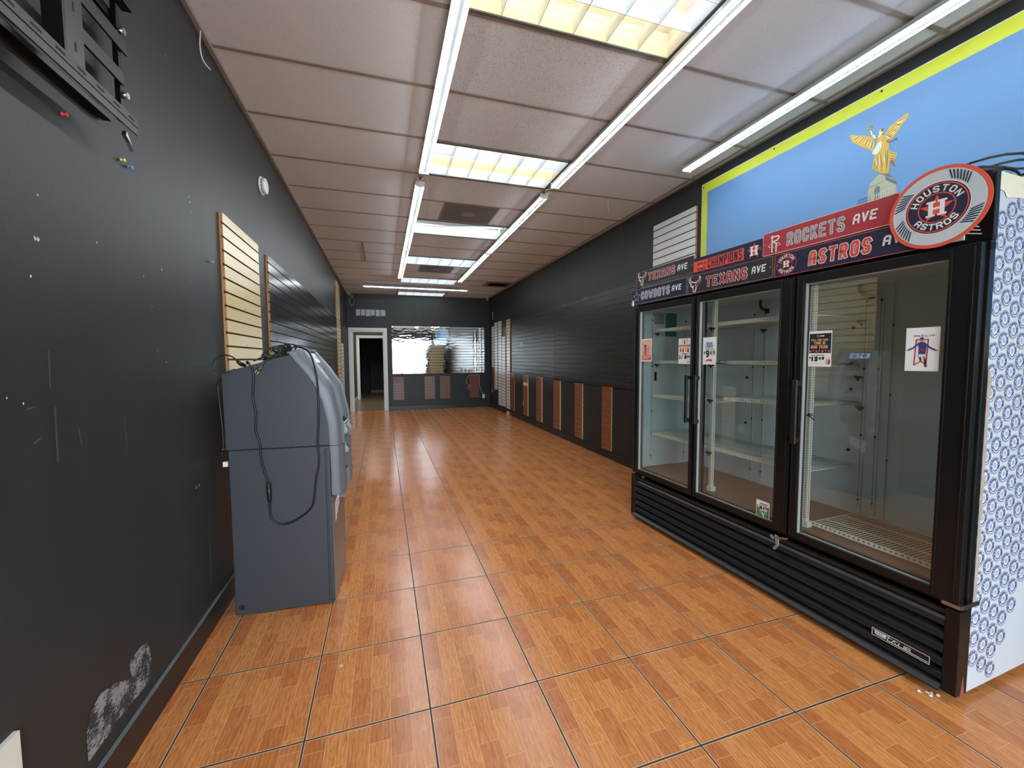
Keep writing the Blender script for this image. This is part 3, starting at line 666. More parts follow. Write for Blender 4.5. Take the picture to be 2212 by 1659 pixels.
for i, (a0, a1, g0, g1) in enumerate(doors):
    d = MB(); g_lo, g_hi = .425, 1.722
    def rail(x0, x1, z0, z1): d.box(x0, x1, -.034, 0, z0, z1, M_BLKR)
    rail(a0, g0, ZD+.018, ZT-.003); rail(g1, a1, ZD+.018, ZT-.003); rail(g0, g1, g_hi, ZT-.003); rail(g0, g1, ZD+.018, g_lo)
    for (x0, x1) in ((a0+.014, a0+.02), (g0-.012, g0-.006), (g1+.006, g1+.010), (a1-.012, a1-.007)): d.box(x0, x1, 0, .0035, ZD+.03, ZT-.015, M_BLKR)
    dr = d.build('door', ck, bevel=.003)
    p = MB(); p.box(g0-.004, g1+.004, -.027, -.022, g_lo-.004, g_hi+.004, M_GLASS); p.build('glass_pane', dr)
    e = MB(); E_ = P('clear_edge_strip', (190, 194, 190), .35, metal=.5)
    e.box(g1-.004, g1-.0005, -.0215, -.004, g_lo, g_hi, E_).box(g0, g1, -.0215, -.015, g_lo, g_lo+.005, E_).box(g0, g1, -.0215, -.015, g_hi-.005, g_hi, E_); e.build('edge_strip', dr)
    u = hand[i]; h = MB(); M_H = P('handle_black', (30, 31, 33), .3)
    h.box(u-.011, u+.011, .028, .040, .90, 1.232, M_H); h.box(u-.011, u+.011, .0005, .030, .905, .93, M_H); h.box(u-.011, u+.011, .0005, .030, 1.20, 1.225, M_H)
    hb = h.build('door_handle', dr, bevel=.003)
    if i == 0:
        h = MB(); h.box(u-.0122, u-.0112, .029, .040, .90, 1.232, M_STEEL); h.build('worn_edge', dr)
# header with white sign panel
b = MB(); b.box(.0, LW, -.075, -.045, ZT+.006, ZH-.01, M_BLKR); b.build('header_frame', ck, bevel=.003)
b = MB(); b.box(.075, LW-.04, -.044, -.036, ZT+.022, ZH-.018, P('header_white_panel', (206, 206, 198), .35, noise=.12, nscale=6)); b.build('header_panel', ck)
b = MB()
for i in range(6): b.prism([(.03+.004*i, -.0445, 1.80+.014*i), (.07, -.0445, 1.812+.014*i), (.07, -.0445, 1.816+.014*i), (.03+.004*i, -.0445, 1.804+.014*i)], (0, .001, 0), M_PAPER)
b.build('scratched_barcode_label', ck)
b = MB(); b.box(.0, .055, -.06, .012, .382, .396, M_STEEL); b.box(-.002, .0, -.115, .0, .380, .398, M_STEEL); b.build('hinge_bracket', ck)
# grille
b = MB(); n = 5; z0, z1 = .055, .335; ph = (z1-z0)/n
prof = []
for i in range(n):
    q = z1-ph*i
    prof += [(-.022, q), (.004, q-ph*.30), (.010, q-ph*.55), (.006, q-ph*.72), (-.018, q-ph*.84)]
pts = [(.045, y, z) for y, z in [(-.03, z1+.02), (-.004, z1+.02), (-.006, z1+.002)]+prof+[(.008, z0-.006), (.026, z0-.016), (.026, z0-.022), (-.03, z0-.022)]]
b.prism(pts, (LW-.09, 0, 0), P('black_ribbed_grille', (24, 26, 29), .4, noise=.3, nscale=6, bump=.05, bscale=20)); b.build('vent_grille', ck)
for u in (0, LW-.045):
    b = MB(); b.box(u, u+.045, -.068, .006, .0+ZB, .37, M_BLK); b.build('corner_post', ck, bevel=.003)
b = MB(); b.prism([(.001, -.02, ZB), (.001, -.05, ZB), (.001, -.036, .11)], (-.0015, 0, 0), P('rusty_chip', (120, 66, 48), .8, noise=.3, nscale=40)); b.build('rust_patch', ck)
b = MB(); b.box(.003, LW-.05, -.73, -.02, .0, ZB+.002, M_HOLE) if False else None
for u in (.07, LW-.1, 1.0):
    for v in (-.66, -.12):
        c = MB(); c.cyl((u, v, 0.0), (u, v, .05), .03, M_BLKRUB, 12); c.build('foot', ck)
bd_ = MB(); bv_ = .0105; TB = lambda x, y, d: (.178-x, bv_+d, .126+y-.0)
bd_.box(.079, .280, .004, .0105, .108, .143, P('badge_black', (22, 23, 25), .3)); BW = P('badge_chrome_white', (214, 218, 216), .3)
strokes(bd_, [[(-.099, -.0165), (-.099, .0155), (.098, .0155), (.098, -.0165), (-.099, -.0165)]], .0012, BW, .0006, TB)
strokes(bd_, [[(-.092, .009), (-.050, .009), (-.036, .009)], [(-.036, .013), (-.043, -.008), (-.026, -.008), (-.020, .006), (-.006, .006)], [(-.036, .006), (-.027, .006)], [(-.004, -.008), (-.013, -.008), (-.018, .004)], [(-.004, -.008), (.0, .006)], [(-.004, -.008), (.014, -.008), (.018, .006)], [(.020, -.002), (.036, -.002), (.036, .006), (.024, .006), (.019, -.008), (.040, -.008)], [(-.043, -.0095), (.092, -.0095)]], .0015, BW, .0008, TB)
strokes(bd_, [[(-.082, .002), (-.054, .002)]], .008, BW, .0007, TB); strokes(bd_, [[(-.082, -.008), (-.054, -.008)]], .003, P('badge_grey', (150, 156, 158), .4), .0009, TB)
for i in range(3): strokes(bd_, [[(-.080+.009*i, .006), (-.080+.009*i, .0)]], .0012, P('badge_black', (22, 23, 25)), .0012, TB)
bd_.build('maker_badge', ck)
# pilasters with slots, shelf clips
SLOT = P('slot_shadow', (28, 30, 30), .7)
def pilaster(u, v, face, z0=.45, z1=1.70, w=.026):
    b = MB(); z = z0+.03
    if face == 'y':
        b.box(u-w/2, u+w/2, v, v+.005, z0, z1, M_LINER)
        while z < z1-.02: b.box(u-.0025, u+.0025, v+.0052, v+.0056, z, z+.0055, SLOT); z += .0135
        for k in range(4): b.cyl((u, v+.005, z0+.07+k*.38), (u, v+.0065, z0+.07+k*.38), .0065, SLOT, 10)
    else:
        b.box(u, u-.005, v-w/2, v+w/2, z0, z1, M_LINER)
        while z < z1-.02: b.box(u-.0056, u-.0052, v-.0025, v+.0025, z, z+.0055, SLOT); z += .0135
        for k in range(4): b.cyl((u-.005, v, z0+.07+k*.38), (u-.0065, v, z0+.07+k*.38), .0065, SLOT, 10)
    b.build('shelf_standard', ck)
for u in (.612, .682, 1.305, 1.39): pilaster(u, -.57, 'y')
for v in (-.15, -.50): pilaster(LW-.045, v, 'x')
for u in (.672, 1.318):   # front posts between bays
    b = MB(); b.box(u-.010, u+.010, -.130, -.105, .45, 1.73, M_WIRE)
    z = .48
    while z < 1.7: b.box(u-.0102, u-.0106, -.120, -.115, z, z+.006, SLOT); b.box(u-.0025, u+.0025, -.1049, -.1045, z, z+.006, SLOT); z += .0135
    b.box(u-.02, u+.02, -.14, -.10, .43, .46, M_WIRE); b.build('shelf_post', ck)
b = MB()
b.box(.555, .57, -.57, -.562, .44, 1.74, M_LINER); b.build('liner_seam', ck)
for (u, z) in ((.745, 1.52), (.56, 1.52), (.745, 1.16), (.56, 1.14), (.745, .80), (.56, .78), (1.44, 1.2), (1.44, .86)):
    b = MB(); b.cyl((u, -.569, z), (u, -.564, z), .009, SLOT, 10); b.build('plug_button', ck)
# interior papers and tag on the far side wall
uu = LW-.0455
b = MB(); b.box(uu-.001, uu, -.40, -.285, 1.53, 1.726, P('green_notice', (40, 122, 96), .6, noise=.1, nscale=30)); b.build('green_notice', ck)
b = MB(); b.box(uu-.001, uu, -.272, -.155, 1.63, 1.728, P('grey_notice', (150, 156, 152), .6))
for i in range(9): b.box(uu-.0013, uu-.001, -.265, -.175-(i % 3)*.02, 1.64+i*.0095, 1.6425+i*.0095, P('print_grey', (96, 102, 100), .7))
b.build('grey_notice', ck)
b = MB(); b.box(uu-.004, uu, -.20, -.178, 1.157, 1.232, M_HOLE); b.build('black_tag', ck)
M_HOSE = P('grey_hose', (60, 64, 64), .5)
for (u, z) in ((.64, 1.71), (1.262, 1.70)):
    b = MB(); b.tube(spline([(u+.05, -.55, z+.05), (u+.045, -.54, z+.02), (u+.03, -.53, z-.01), (u+.005, -.52, z-.02), (u-.005, -.52, z-.035)]), [.010]*32+[.014], M_HOSE, 10) if False else b.tube(spline([(u+.07, -.55, z+.06), (u+.065, -.54, z+.02), (u+.04, -.53, z-.012), (u+.005, -.52, z-.02), (u-.005, -.52, z-.04)], 6), .010, M_HOSE, 10)
    b.cyl((u-.004, -.52, z-.045), (u-.004, -.52, z-.015), .015, M_HOLE, 12); b.build('drain_hose', ck)

# wire shelves: each a thing, sitting in a bay
def shelf(label, u0, u1, v0, v1, z, tilt_u=0, tilt_v=0, group='wire shelves in the cooler', nrod=26):
    """v0 front, v1 back (v1 < v0)"""
    o = fthing('wire_shelf', label, 'shelf', (u0+u1)/2, (v0+v1)/2, z, group); o.matrix_world = o.matrix_world @ Matrix.Rotation(tilt_u, 4, 'Y') @ Matrix.Rotation(tilt_v, 4, 'X')
    a, c = (u1-u0)/2, (v0-v1)/2
    f = MB()
    f.box(-a, a, c-.003, c, .004, .010, M_WIRE); f.box(-a, a, c-.003, c, -.012, -.005, M_WIRE)
    q = -a
    while q < a: f.box(q, q+.010, c-.003, c, -.006, .005, M_WIRE); q += .0215
    for v in (-c, -c*.35, c*.35): f.tube([(-a, v, -.001), (a, v, -.001)], .003, M_WIRE, 6)
    for u in (-a, a): f.tube([(u, -c, -.001), (u, c, -.001)], .003, M_WIRE, 6)
    f.build('frame', o)
    w_ = MB()
    for i in range(nrod):
        u = -a+2*a*(i+.5)/nrod; w_.tube([(u, -c, .003), (u, c, .003)], .0016, M_WIRE, 5)
    w_.build('wires', o)
    return o
for z, lb in ((1.572, 'top wire shelf behind the far-left cooler door'), (1.317, 'second wire shelf from top behind the far-left cooler door'), (1.04, 'third wire shelf from top behind the far-left cooler door'), (.725, 'bottom wire shelf behind the far-left cooler door')):
    shelf(lb, 1.33, 1.95, -.12, -.545, z)
shelf('top wire shelf behind the middle cooler door', .69, 1.30, -.125, -.55, 1.575)
shelf('sagging wire shelf at mid height behind the middle cooler door, held by zip ties', .69, 1.29, -.20, -.55, 1.305, 0, R(4))
shelf('level wire shelf just below door-handle height behind the middle cooler door', .70, 1.295, -.19, -.55, 1.08, R(1.5), R(-1))
shelf('lowest wire shelf behind the middle cooler door', .69, 1.30, -.125, -.55, .725)
shelf('wire shelf lying on the cooler floor behind the nearest door', .085, .655, -.125, -.53, .458, 0, 0, nrod=34)
# three shelf ends seen through the nearest door
M_CLIP = P('dark_shelf_clip', (44, 46, 44), .5)
def clip(label, u, v, z, s=1.0):
    o = MB(); o.prism([(-.02*s, -.012, 0), (.012*s, -.012, .006), (.02*s, -.012, .002), (.004*s, -.012, -.010), (-.012*s, -.012, -.010)], (0, .024, 0), M_CLIP)
    o.cyl((0, 0, -.022), (0, 0, -.004), .006, M_CLIP, 8); q = o.build('shelf_clip'); q.matrix_world = FM @ Matrix.Translation((u, v, z)); return tag(q, label, 'clip', 'dark shelf clips in the cooler')
cl = [(.70, -.555, 1.548, 'dark clip on rear shelf standard under top shelf, near divider of nearest door'), (.695, -.54, 1.235, 'dark clip on rear shelf standard above the cash machine reflection'),
      (1.318, -.09, 1.548, 'dark clip on front post at the level of the top middle shelf'), (1.318, -.09, 1.30, 'dark clip on front post at the sagging middle shelf'), (1.318, -.09, 1.06, 'dark clip on front post at third middle shelf'),
      (1.318, -.09, .70, 'dark clip on front post at lowest middle shelf'), (.69, -.555, 1.06, 'dark clip low on rear standard, level with the door handle'),
      (1.305, -.552, 1.545, 'dark clip on rear standard of middle bay under the top shelf'), (1.92, -.14, 1.548, 'dark clip under front corner of top far-left shelf'), (1.92, -.14, 1.293, 'dark clip under front corner of second far-left shelf')]
for u, v, z, lb in cl: clip(lb, u, v, z)
# zip ties
M_ZIP = P('black_zip_tie', (20, 20, 22), .5)
def zips(label, u, v, z, n, s=.05, group='zip tie bunches in the cooler'):
    random.seed(int(u*100+z*10)); o = MB()
    o.tube([(math.cos(t)*.014, .0+math.sin(t)*.014, 0) for t in [i*2*math.pi/10 for i in range(11)]], .0022, M_ZIP, 6)
    for i in range(n):
        a = random.uniform(-1.2, 1.2)+(0 if i % 2 else math.pi); e = Vector((math.cos(a)*s, random.uniform(.0, .03), math.sin(a)*s*random.uniform(.3, 1)))
        o.tube(spline([(0, .012, 0), tuple(e*.5+Vector((0, .006, .006))), tuple(e)], 4), .0016, M_ZIP, 5)
    q = o.build('zip_ties'); q.matrix_world = FM @ Matrix.Translation((u, v, z)); return tag(q, label, 'zip ties', group)
zips('black zip ties tangled on front post at handle height behind nearest door', .665, -.09, 1.04, 7, .05)
zips('black zip ties sticking out beside the reflected cash machine sign', .60, -.30, 1.31, 4, .05)
zips('black zip ties at left end of the sagging middle shelf', 1.285, -.12, 1.31, 5, .035)
zips('black zip ties at right end of the sagging middle shelf', .74, -.12, 1.30, 5, .035)
# broken latch bits below the middle/near door joint
o = fthing('broken_latch', 'grey broken latch bits dangling below joint of middle and nearest doors', 'latch', .72, .016, .372)
GT = P('grey_tape', (120, 126, 134), .5, noise=.3, nscale=50)
p = MB(); p.prism([(.0, 0, .0), (.02, 0, .005), (.012, 0, -.05), (.03, 0, -.075), (.018, 0, -.08), (-.002, 0, -.05)], (0, .008, 0), GT); p.build('tape_strip', o)
p = MB(); p.prism([(-.06, 0, .018), (.0, 0, .0), (.0, 0, -.01), (-.05, 0, .004)], (0, .012, 0), M_STEEL); p.build('metal_arm', o)
p = MB(); p.prism([(.02, 0, -.012), (.045, 0, -.004), (.05, 0, -.016), (.03, 0, -.03)], (0, .006, 0), GT); p.build('loose_bit', o)

# round stickers on the near side panel
M_NAVY = P('navy_ink', (66, 74, 112), .5); M_INK2 = P('pale_ink', (150, 158, 190), .5)
st = MB()
ID = lambda x, y, z: (-z, x, y)          # sticker plane faces local -X of the cooler
st.poly([ID(.0345*math.cos(t), .0345*math.sin(t), .0006) for t in [2*math.pi*i/28 for i in range(28)]], P('sticker_white', (200, 205, 216), .45))
ring(st, 0, 0, .0318, .0335, M_NAVY, .001, ID, 28); ring(st, 0, 0, .0190, .0202, M_NAVY, .001, ID, 22)
ring(st, 0, 0, .0205, .0300, M_NAVY, .001, ID, 16, R(190), R(350)); ring(st, 0, 0, .0235, .0275, P('sticker_white', (200, 205, 216)), .0014, ID, 12, R(205), R(335))
arc_text(st, 'TAPMAROLES', 0, 0, .0258, .0072, R(-2), R(182), M_NAVY, ID, .0012, .3)
disc(st, 0, 0, .0175, P('sticker_core', (186, 193, 210), .5), .0009, ID, 20)
for i in range(5): strokes(st, [[(-.008+.0035*i, -.009+.004*(i % 2)), (-.007+.0035*i, .009)]], .0007, M_INK2, .0013, ID)
me0 = None; spots = []
i = 0
for c in range(10):
    v = -.0985-c*.0665; off = .0405 if c % 2 else 0
    for rr_ in range(25):
        z = 1.93-off-rr_*.0803
        if z < .05: continue
        lim = [.12, .10, .075, .17, .30, .37, .45, .52, .6, .7][c]
        if z < lim or z > [1.90, 1.97, 1.96, 1.97, 1.97, 1.97, 1.97, 1.97, 1.97, 1.97][c]: continue
        spots.append((v, z))
def sweight(s): return -abs(s[0])*8
spots.sort(key=sweight, reverse=True)
big, rest = spots[:100], spots[100:]
so = None
for v, z in big:
    if so is None: so = st.build('round_sticker', ck); o = so
    else: o = so.copy(); COL.objects.link(o); o.parent = ck
    o.location = (.0012, v, z); o.rotation_euler = (R(random.uniform(-4, 4)), 0, 0)
rb = MB()
for v, z in rest:
    b0 = len(rb.v); rb.v += [(p[0], p[1]+v, p[2]+z) for p in st.v]; rb.f += [tuple(b0+k for k in f) for f in st.f]; rb.mi += [rb.mid(st.mats[k]) for k in st.mi]; rb.sm += st.sm
o = rb.build('more_round_stickers', ck); o.location = (.0012, 0, 0); o['kind'] = 'stuff'
# torn paper edge on the front corner of the side panel
rb = MB(); pts = [(-.001, -.068, .40), (-.001, -.068, 1.30)]
for i in range(24): pts.append((-.001, -.078-.014*abs(math.sin(i*1.9))-.004*(i % 3), 1.30-.9*i/23))
rb.prism(pts, (-.0004, 0, 0), P('torn_grey_paper', (150, 140, 128), .8, noise=.3, nscale=30)); rb.build('torn_edge', ck)
rb = MB(); rb.prism([(0, -.07, 2.018), (0, -.52, 2.018), (0, -.50, 1.955), (0, -.30, 1.945), (0, -.20, 1.94), (0, -.12, 1.93), (0, -.10, 1.95), (0, -.07, 1.955)], (-.0006, 0, 0), P('bare_cream_panel', (214, 208, 184), .6, noise=.08, nscale=12)); rb.build('bare_panel_top', ck)

# ---------------------------------------------------------------- signs on the cooler header
def TF(u, v, z):   # 2D text frame on the face: +x runs toward the camera end
    return lambda x, y, d: (-x, d, y)
M_SRED = P('sign_red', (176, 62, 66), .35); M_SDARK = P('sign_charcoal', (46, 50, 52), .35); M_SNAVY = P('sign_navy', (38, 40, 66), .35); M_SORG = P('sign_orange_red', (226, 84, 66), .35)
M_SWHITE = P('sign_white', (232, 234, 236), .4); M_SSILV = P('sign_silver', (150, 158, 166), .4); M_STRED = P('sign_letter_red', (168, 46, 56), .35); M_SPINK = P('sign_edge_pink', (188, 110, 110), .4)
TX2 = lambda x, y, d: (-x, d, y)
def bull(mb, cx, cy, s, d):
    """steer head"""
    def q(pts): return [(cx+x*s, cy+y*s) for x, y in pts]
    out = [(-.42,.48),(-.30,.50),(-.38,.36),(-.30,.22),(-.02,.14),(.12,.14),(.38,.28),(.34,.42),(.42,.48),(.52,.34),(.48,.14),(.34,-.02),(.22,-.12),(.16,-.34),(.06,-.52),(-.10,-.48),(-.18,-.44),(-.12,-.30),(-.26,-.16),(-.38,-.08),(-.34,.02),(-.46,.14),(-.52,.30)]
    mb.poly([TX2(x, y, d) for x, y in q(out)], M_SWHITE)
    ins = [(-.44,.38),(-.46,.28),(-.38,.14),(-.24,.06),(-.28,-.06),(-.10,-.18),(-.08,-.36),(-.10,-.42),(.02,-.44),(.06,-.20),(.06,.08),(-.06,.09),(-.34,.17),(-.42,.32)]
    mb.poly([TX2(x, y, d+.0004) for x, y in q(ins)], M_SDARK)
    red = [(.10,.09),(.10,-.16),(.07,-.40),(.13,-.30),(.18,-.14),(.32,-.04),(.44,.14),(.47,.32),(.42,.40),(.41,.28),(.30,.17)]
    mb.poly([TX2(x, y, d+.0004) for x, y in q(red)], M_STRED)
    mb.poly([TX2(x, y, d+.0008) for x, y in [(cx-.13*s+a*s, cy-.12*s+b_*s) for a, b_ in star(0, 0, .10)]], M_SWHITE)
def astros_h(mb, cx, cy, s, d, starcol, shear=.0):
    mb.poly([TX2(cx+x, cy+y, d) for x, y in star(0, -.02*s, .62*s, .40)], starcol)
    hw = .07*s
    for (x, y0, y1) in ((-.20, -.34, .34), (.20, -.34, .34)): mb.poly([TX2(cx+(x-.085)*s, cy+y0*s, d+.0005), TX2(cx+(x+.085)*s, cy+y0*s, d+.0005), TX2(cx+(x+.085)*s, cy+y1*s, d+.0005), TX2(cx+(x-.085)*s, cy+y1*s, d+.0005)], M_SWHITE)
    for x in (-.20, .20):
        for y in (-.34, .26): mb.poly([TX2(cx+(x-.16)*s, cy+y*s, d+.0006), TX2(cx+(x+.16)*s, cy+y*s, d+.0006), TX2(cx+(x+.16)*s, cy+(y+.09)*s, d+.0006), TX2(cx+(x-.16)*s, cy+(y+.09)*s, d+.0006)], M_SWHITE)
    mb.poly([TX2(cx-.2*s, cy-.05*s, d+.0006), TX2(cx+.2*s, cy-.05*s, d+.0006), TX2(cx+.2*s, cy+.05*s, d+.0006), TX2(cx-.2*s, cy+.05*s, d+.0006)], M_SWHITE)
def street_sign(label, u0, u1, z0, z1, face, border, v, word, wbox, wm, outl, ave=None, emblem=None, tilt=0, extra=None):
    w_, h_ = u1-u0, z1-z0
    o = fthing('street_sign', label, 'sign', (u0+u1)/2, v, (z0+z1)/2, 'team street signs on the cooler header'); o.matrix_world = o.matrix_world @ Matrix.Rotation(tilt, 4, 'Y')
    a, c = w_/2, h_/2
    p = MB(); p.prism([(x, 0, y) for x, y in rrect(-a, a, -c, c, .010)], (0, .002, 0), face); p.build('plate', o)
    bd = MB(); ou = rrect(-a+.001, a-.001, -c+.001, c-.001, .010); inn = rrect(-a+.0035, a-.0035, -c+.0035, c-.0035, .0085); n = len(ou)
    for i in range(n):
        j = (i+1) % n; bd.poly([(ou[i][0], .0026, ou[i][1]), (ou[j][0], .0026, ou[j][1]), (inn[j][0], .0026, inn[j][1]), (inn[i][0], .0026, inn[i][1])], border)
    bd.build('border', o)
    t = MB(); text(t, word, -a+wbox[0]*w_, -c+wbox[2]*h_, wbox[1]*w_, wbox[3]*h_, wm, TX2, .0036, thick=wbox[4] if len(wbox) > 4 else .36, gap=.34, outline=outl, oz=.0030, ow=1.5, slant=wbox[5] if len(wbox) > 5 else 0)
    t.build('lettering', o); t = MB()
    if ave: text(t, 'AVE', -a+ave[0]*w_, -c+ave[2]*h_, ave[1]*w_, ave[3]*h_, M_SWHITE, TX2, .0036, thick=.30, gap=.22, slant=.10)
    if ave: t.build('lettering', o)
    e = MB()
    if emblem: emblem(e, a, c); e.build('emblem', o)
    s_ = MB()
    for x in (-a+.016, a-.016): s_.cyl((x, .002, 0), (x, .0036, 0), .005, M_STEEL, 10)
    s_.build('rivet', o)
    return o
street_sign('charcoal TEXANS AVE sign on the upper row, leftmost above the cooler', 1.402, 2.030, 1.928, 2.046, M_SDARK, M_SPINK, -.010, 'TEXANS', (.24, .47, .26, .50, .30), M_STRED, M_SWHITE, (.75, .15, .34, .36), lambda e, a, c: bull(e, -a*.76, 0, c*1.75, .003))
street_sign('navy COWBOYS AVE sign with chewed left corner, lower row far left', 1.458, 2.088, 1.788, 1.910, M_SNAVY, M_SSILV, -.004, 'COWBOYS', (.21, .52, .26, .50, .32), M_SSILV, M_SWHITE, (.765, .15, .36, .34),
            lambda e, a, c: (e.poly([TX2(-a*.76+x, y, .003) for x, y in star(0, 0, .048)], M_SWHITE), e.poly([TX2(-a*.76+x, y, .0034) for x, y in star(0, 0, .040)], M_SDARK)))
street_sign('larger charcoal TEXANS AVE sign in the lower row, above the middle door', .822, 1.448, 1.786, 1.906, M_SDARK, M_SPINK, -.004, 'TEXANS', (.255, .49, .22, .54, .30), M_STRED, M_SWHITE, (.79, .14, .36, .34), lambda e, a, c: bull(e, -a*.80, 0, c*1.75, .003))
def champ_em(e, a, c):
    e.poly([(-(-a+.003), .0030, -c*.62), (-(a*.52), .0030, -c*.62), (-(a*.52), .0030, c*.60), (-(-a+.003), .0030, c*.60)], M_SORG)
    astros_h(e, a*.78, 0, c*1.35, .0036, M_SORG)
    text(e, 'WORLD', -a*.88, c*.10, a*.28, c*.30, M_SNAVY, TX2, .0036, .3); text(e, 'SERIES', -a*.88, -c*.52, a*.28, c*.30, M_SNAVY, TX2, .0036, .3)
    disc(e, -a*.74, -c*.08, c*.12, P('gold_ink', (222, 180, 80), .4), .0037, TX2, 12)
street_sign('orange and navy CHAMPIONS sign in the upper row next to TEXANS AVE', .889, 1.404, 1.905, 2.018, M_SNAVY, M_SNAVY, -.010, 'CHAMPIONS', (.235, .50, .24, .52, .34), M_SNAVY, None, None, champ_em)
def rocket_em(e, a, c):
    x = -a*.78
    strokes(e, [[(x-.012, -c*.75), (x-.012, c*.62)], [(x+.012, -c*.80), (x+.012, -c*.1)], [(x-.018, c*.5), (x+.022, c*.5), (x+.028, c*.36), (x+.018, c*.16), (x-.010, c*.10)], [(x-.006, c*.1), (x+.016, -c*.16)]], .0036, M_SWHITE, .0034, TX2)
    ring(e, x, -c*.22, .030, .0345, M_SWHITE, .0032, lambda X, Y, d: TX2(X, -c*.22+(Y+c*.22)*.33, d), 32)
street_sign('long red ROCKETS AVE sign in the upper row behind the round sign', .266, .892, 1.912, 2.038, P('rockets_red', (176, 58, 66), .35), M_SWHITE, -.010, 'ROCKETS', (.225, .44, .22, .52, .32), M_SSILV, M_SWHITE, (.72, .15, .34, .34), rocket_em, tilt=0)
def astro_em(e, a, c):
    x = -a*.79; ring(e, x, 0, c*.84, c*.88, M_SORG, .003, TX2, 36); ring(e, x, 0, c*.50, c*.54, M_SORG, .003, TX2, 30); astros_h(e, x, 0, c*.78, .0034, M_SORG)
    arc_text(e, 'HOUSTON', x, 0, c*.69, c*.20, R(150), R(30), M_SWHITE, TX2, .0034, .26); arc_text(e, 'ASTROS', x, 0, c*.69, c*.20, R(218), R(322), M_SWHITE, TX2, .0034, .26, inward=True)
street_sign('navy ASTROS AVE sign in the lower row above the nearest door', .186, .812, 1.782, 1.905, M_SNAVY, M_SORG, -.004, 'ASTROS', (.29, .43, .22, .56, .36, .05), M_SORG, M_SWHITE, (.79, .16, .36, .34), astro_em)
# round emblem sign
o = fthing('round_sign', 'round baseball-shaped ASTROS sign on the near end of the cooler header', 'sign', .136, .012, 1.925)
RB = .152
p = MB(); p.prism([(RB*math.cos(2*math.pi*i/64), 0, RB*math.sin(2*math.pi*i/64)) for i in range(64)], (0, .003, 0), P('baseball_orange', (224, 92, 66), .35)); p.build('plate', o)
BALL = P('baseball_grey', (196, 208, 214), .3, noise=.10, nscale=9)
e = MB(); disc(e, 0, 0, .139, BALL, .0035, TX2, 64); e.build('ball_face', o)
e = MB(); disc(e, 0, 0, .0985, M_SWHITE, .0042, TX2, 56); disc(e, 0, 0, .0955, M_SNAVY, .0046, TX2, 56); ring(e, 0, 0, .088, .092, M_SORG, .005, TX2, 56); ring(e, 0, 0, .053, .0565, M_SORG, .005, TX2, 48); astros_h(e, 0, -.002, .086, .0054, M_SORG); e.build('emblem', o)
e = MB(); arc_text(e, 'HOUSTON', 0, 0, .0715, .019, R(158), R(28), M_SWHITE, TX2, .0056, .26); arc_text(e, 'ASTROS', 0, 0, .0715, .019, R(222), R(318), M_SWHITE, TX2, .0056, .26, inward=True); e.build('lettering', o)
e = MB(); NV = P('stitch_navy', (34, 42, 74), .5)
for (a0, a1) in ((R(42), R(72)), (R(140), R(168)), (R(196), R(228)), (R(318), R(344))):
    for i in range(7):
        a = a0+(a1-a0)*i/6; cx, cy = .119*math.cos(a), .119*math.sin(a)
        for s_ in (-1, 1):
            tx, ty = -math.sin(a)*s_*.4+math.cos(a)*.0, math.cos(a)*s_*.4
            strokes(e, [[(cx, cy), (cx+math.cos(a)*.014*s_+tx*.022, cy+math.sin(a)*.014*s_+ty*.022)]], .0021, NV, .0045, TX2)
e.build('stitching', o)
# little white tag hanging on the COWBOYS sign
p = MB(); p.prism([(0, 0, .03), (.012, 0, .0), (.010, 0, -.02), (-.006, 0, -.024), (-.014, 0, -.012), (-.010, 0, .006)], (0, .004, 0), M_PAPER); q = p.build('paper_tag'); q.matrix_world = FM @ Matrix.Translation((2.05, .004, 1.80)); tag(q, 'white drop-shaped tag on lower left corner of the COWBOYS sign', 'tag')

# cords on top of the cooler
random.seed(11)
p = MB()
for k in range(5):
    r0 = .10+.02*k; cx, cy = -.02+.0*k, -.40; pts = []
    for i in range(25): t = 2*math.pi*i/24+k; pts.append((.14+r0*math.cos(t)*.9, -.27+r0*1.1*math.sin(t), ZH+.005+.010*k+.022*abs(math.sin(t*1.5+k))))
    p.tube(pts, .0045, M_BLKRUB, 6, cap=False)
q = p.build('coiled_cord'); q.matrix_world = FM; tag(q, 'coil of black cord lying on top of the cooler at right edge of photo', 'cord')
p = MB(); p.tube(spline([(.02, -.10, ZH-.0), (.03, -.06, ZH+.004), (.05, -.04, ZH+.01), (.06, -.07, ZH+.012)]), .014, M_BLKRUB, 10); q = p.build('plug_end'); q.matrix_world = FM; tag(q, 'black plug end at the front corner of the cooler top behind round sign', 'plug')

# ---------------------------------------------------------------- cards on the cooler glass
def card(label, c, draw, v=-.0208, group='price cards on the cooler glass', name='price_card'):
    """c: tl, tr, bl, br in (u, z)"""
    u0 = (c[0][0]+c[2][0])/2; u1 = (c[1][0]+c[3][0])/2; z1 = (c[0][1]+c[1][1])/2; z0 = (c[2][1]+c[3][1])/2
    o = fthing(name, label, 'sign', (u0+u1)/2, v, (z0+z1)/2, group); a, h = (u0-u1)/2, (z1-z0)/2
    p = MB(); p.box(-a, a, 0, .0012, -h, h, M_PAPER); p.build('card', o)
    g = MB(); draw(g, a, h); g.build('print', o); return o
def RC(g, a, h, x0, x1, y0, y1, m, d=.0016):
    g.poly([TX2(a*x0, h*y0, d), TX2(a*x1, h*y0, d), TX2(a*x1, h*y1, d), TX2(a*x0, h*y1, d)], m)
C_ = lambda n, r_: P(n, r_, .5)
K = C_('print_black', (26, 26, 30))
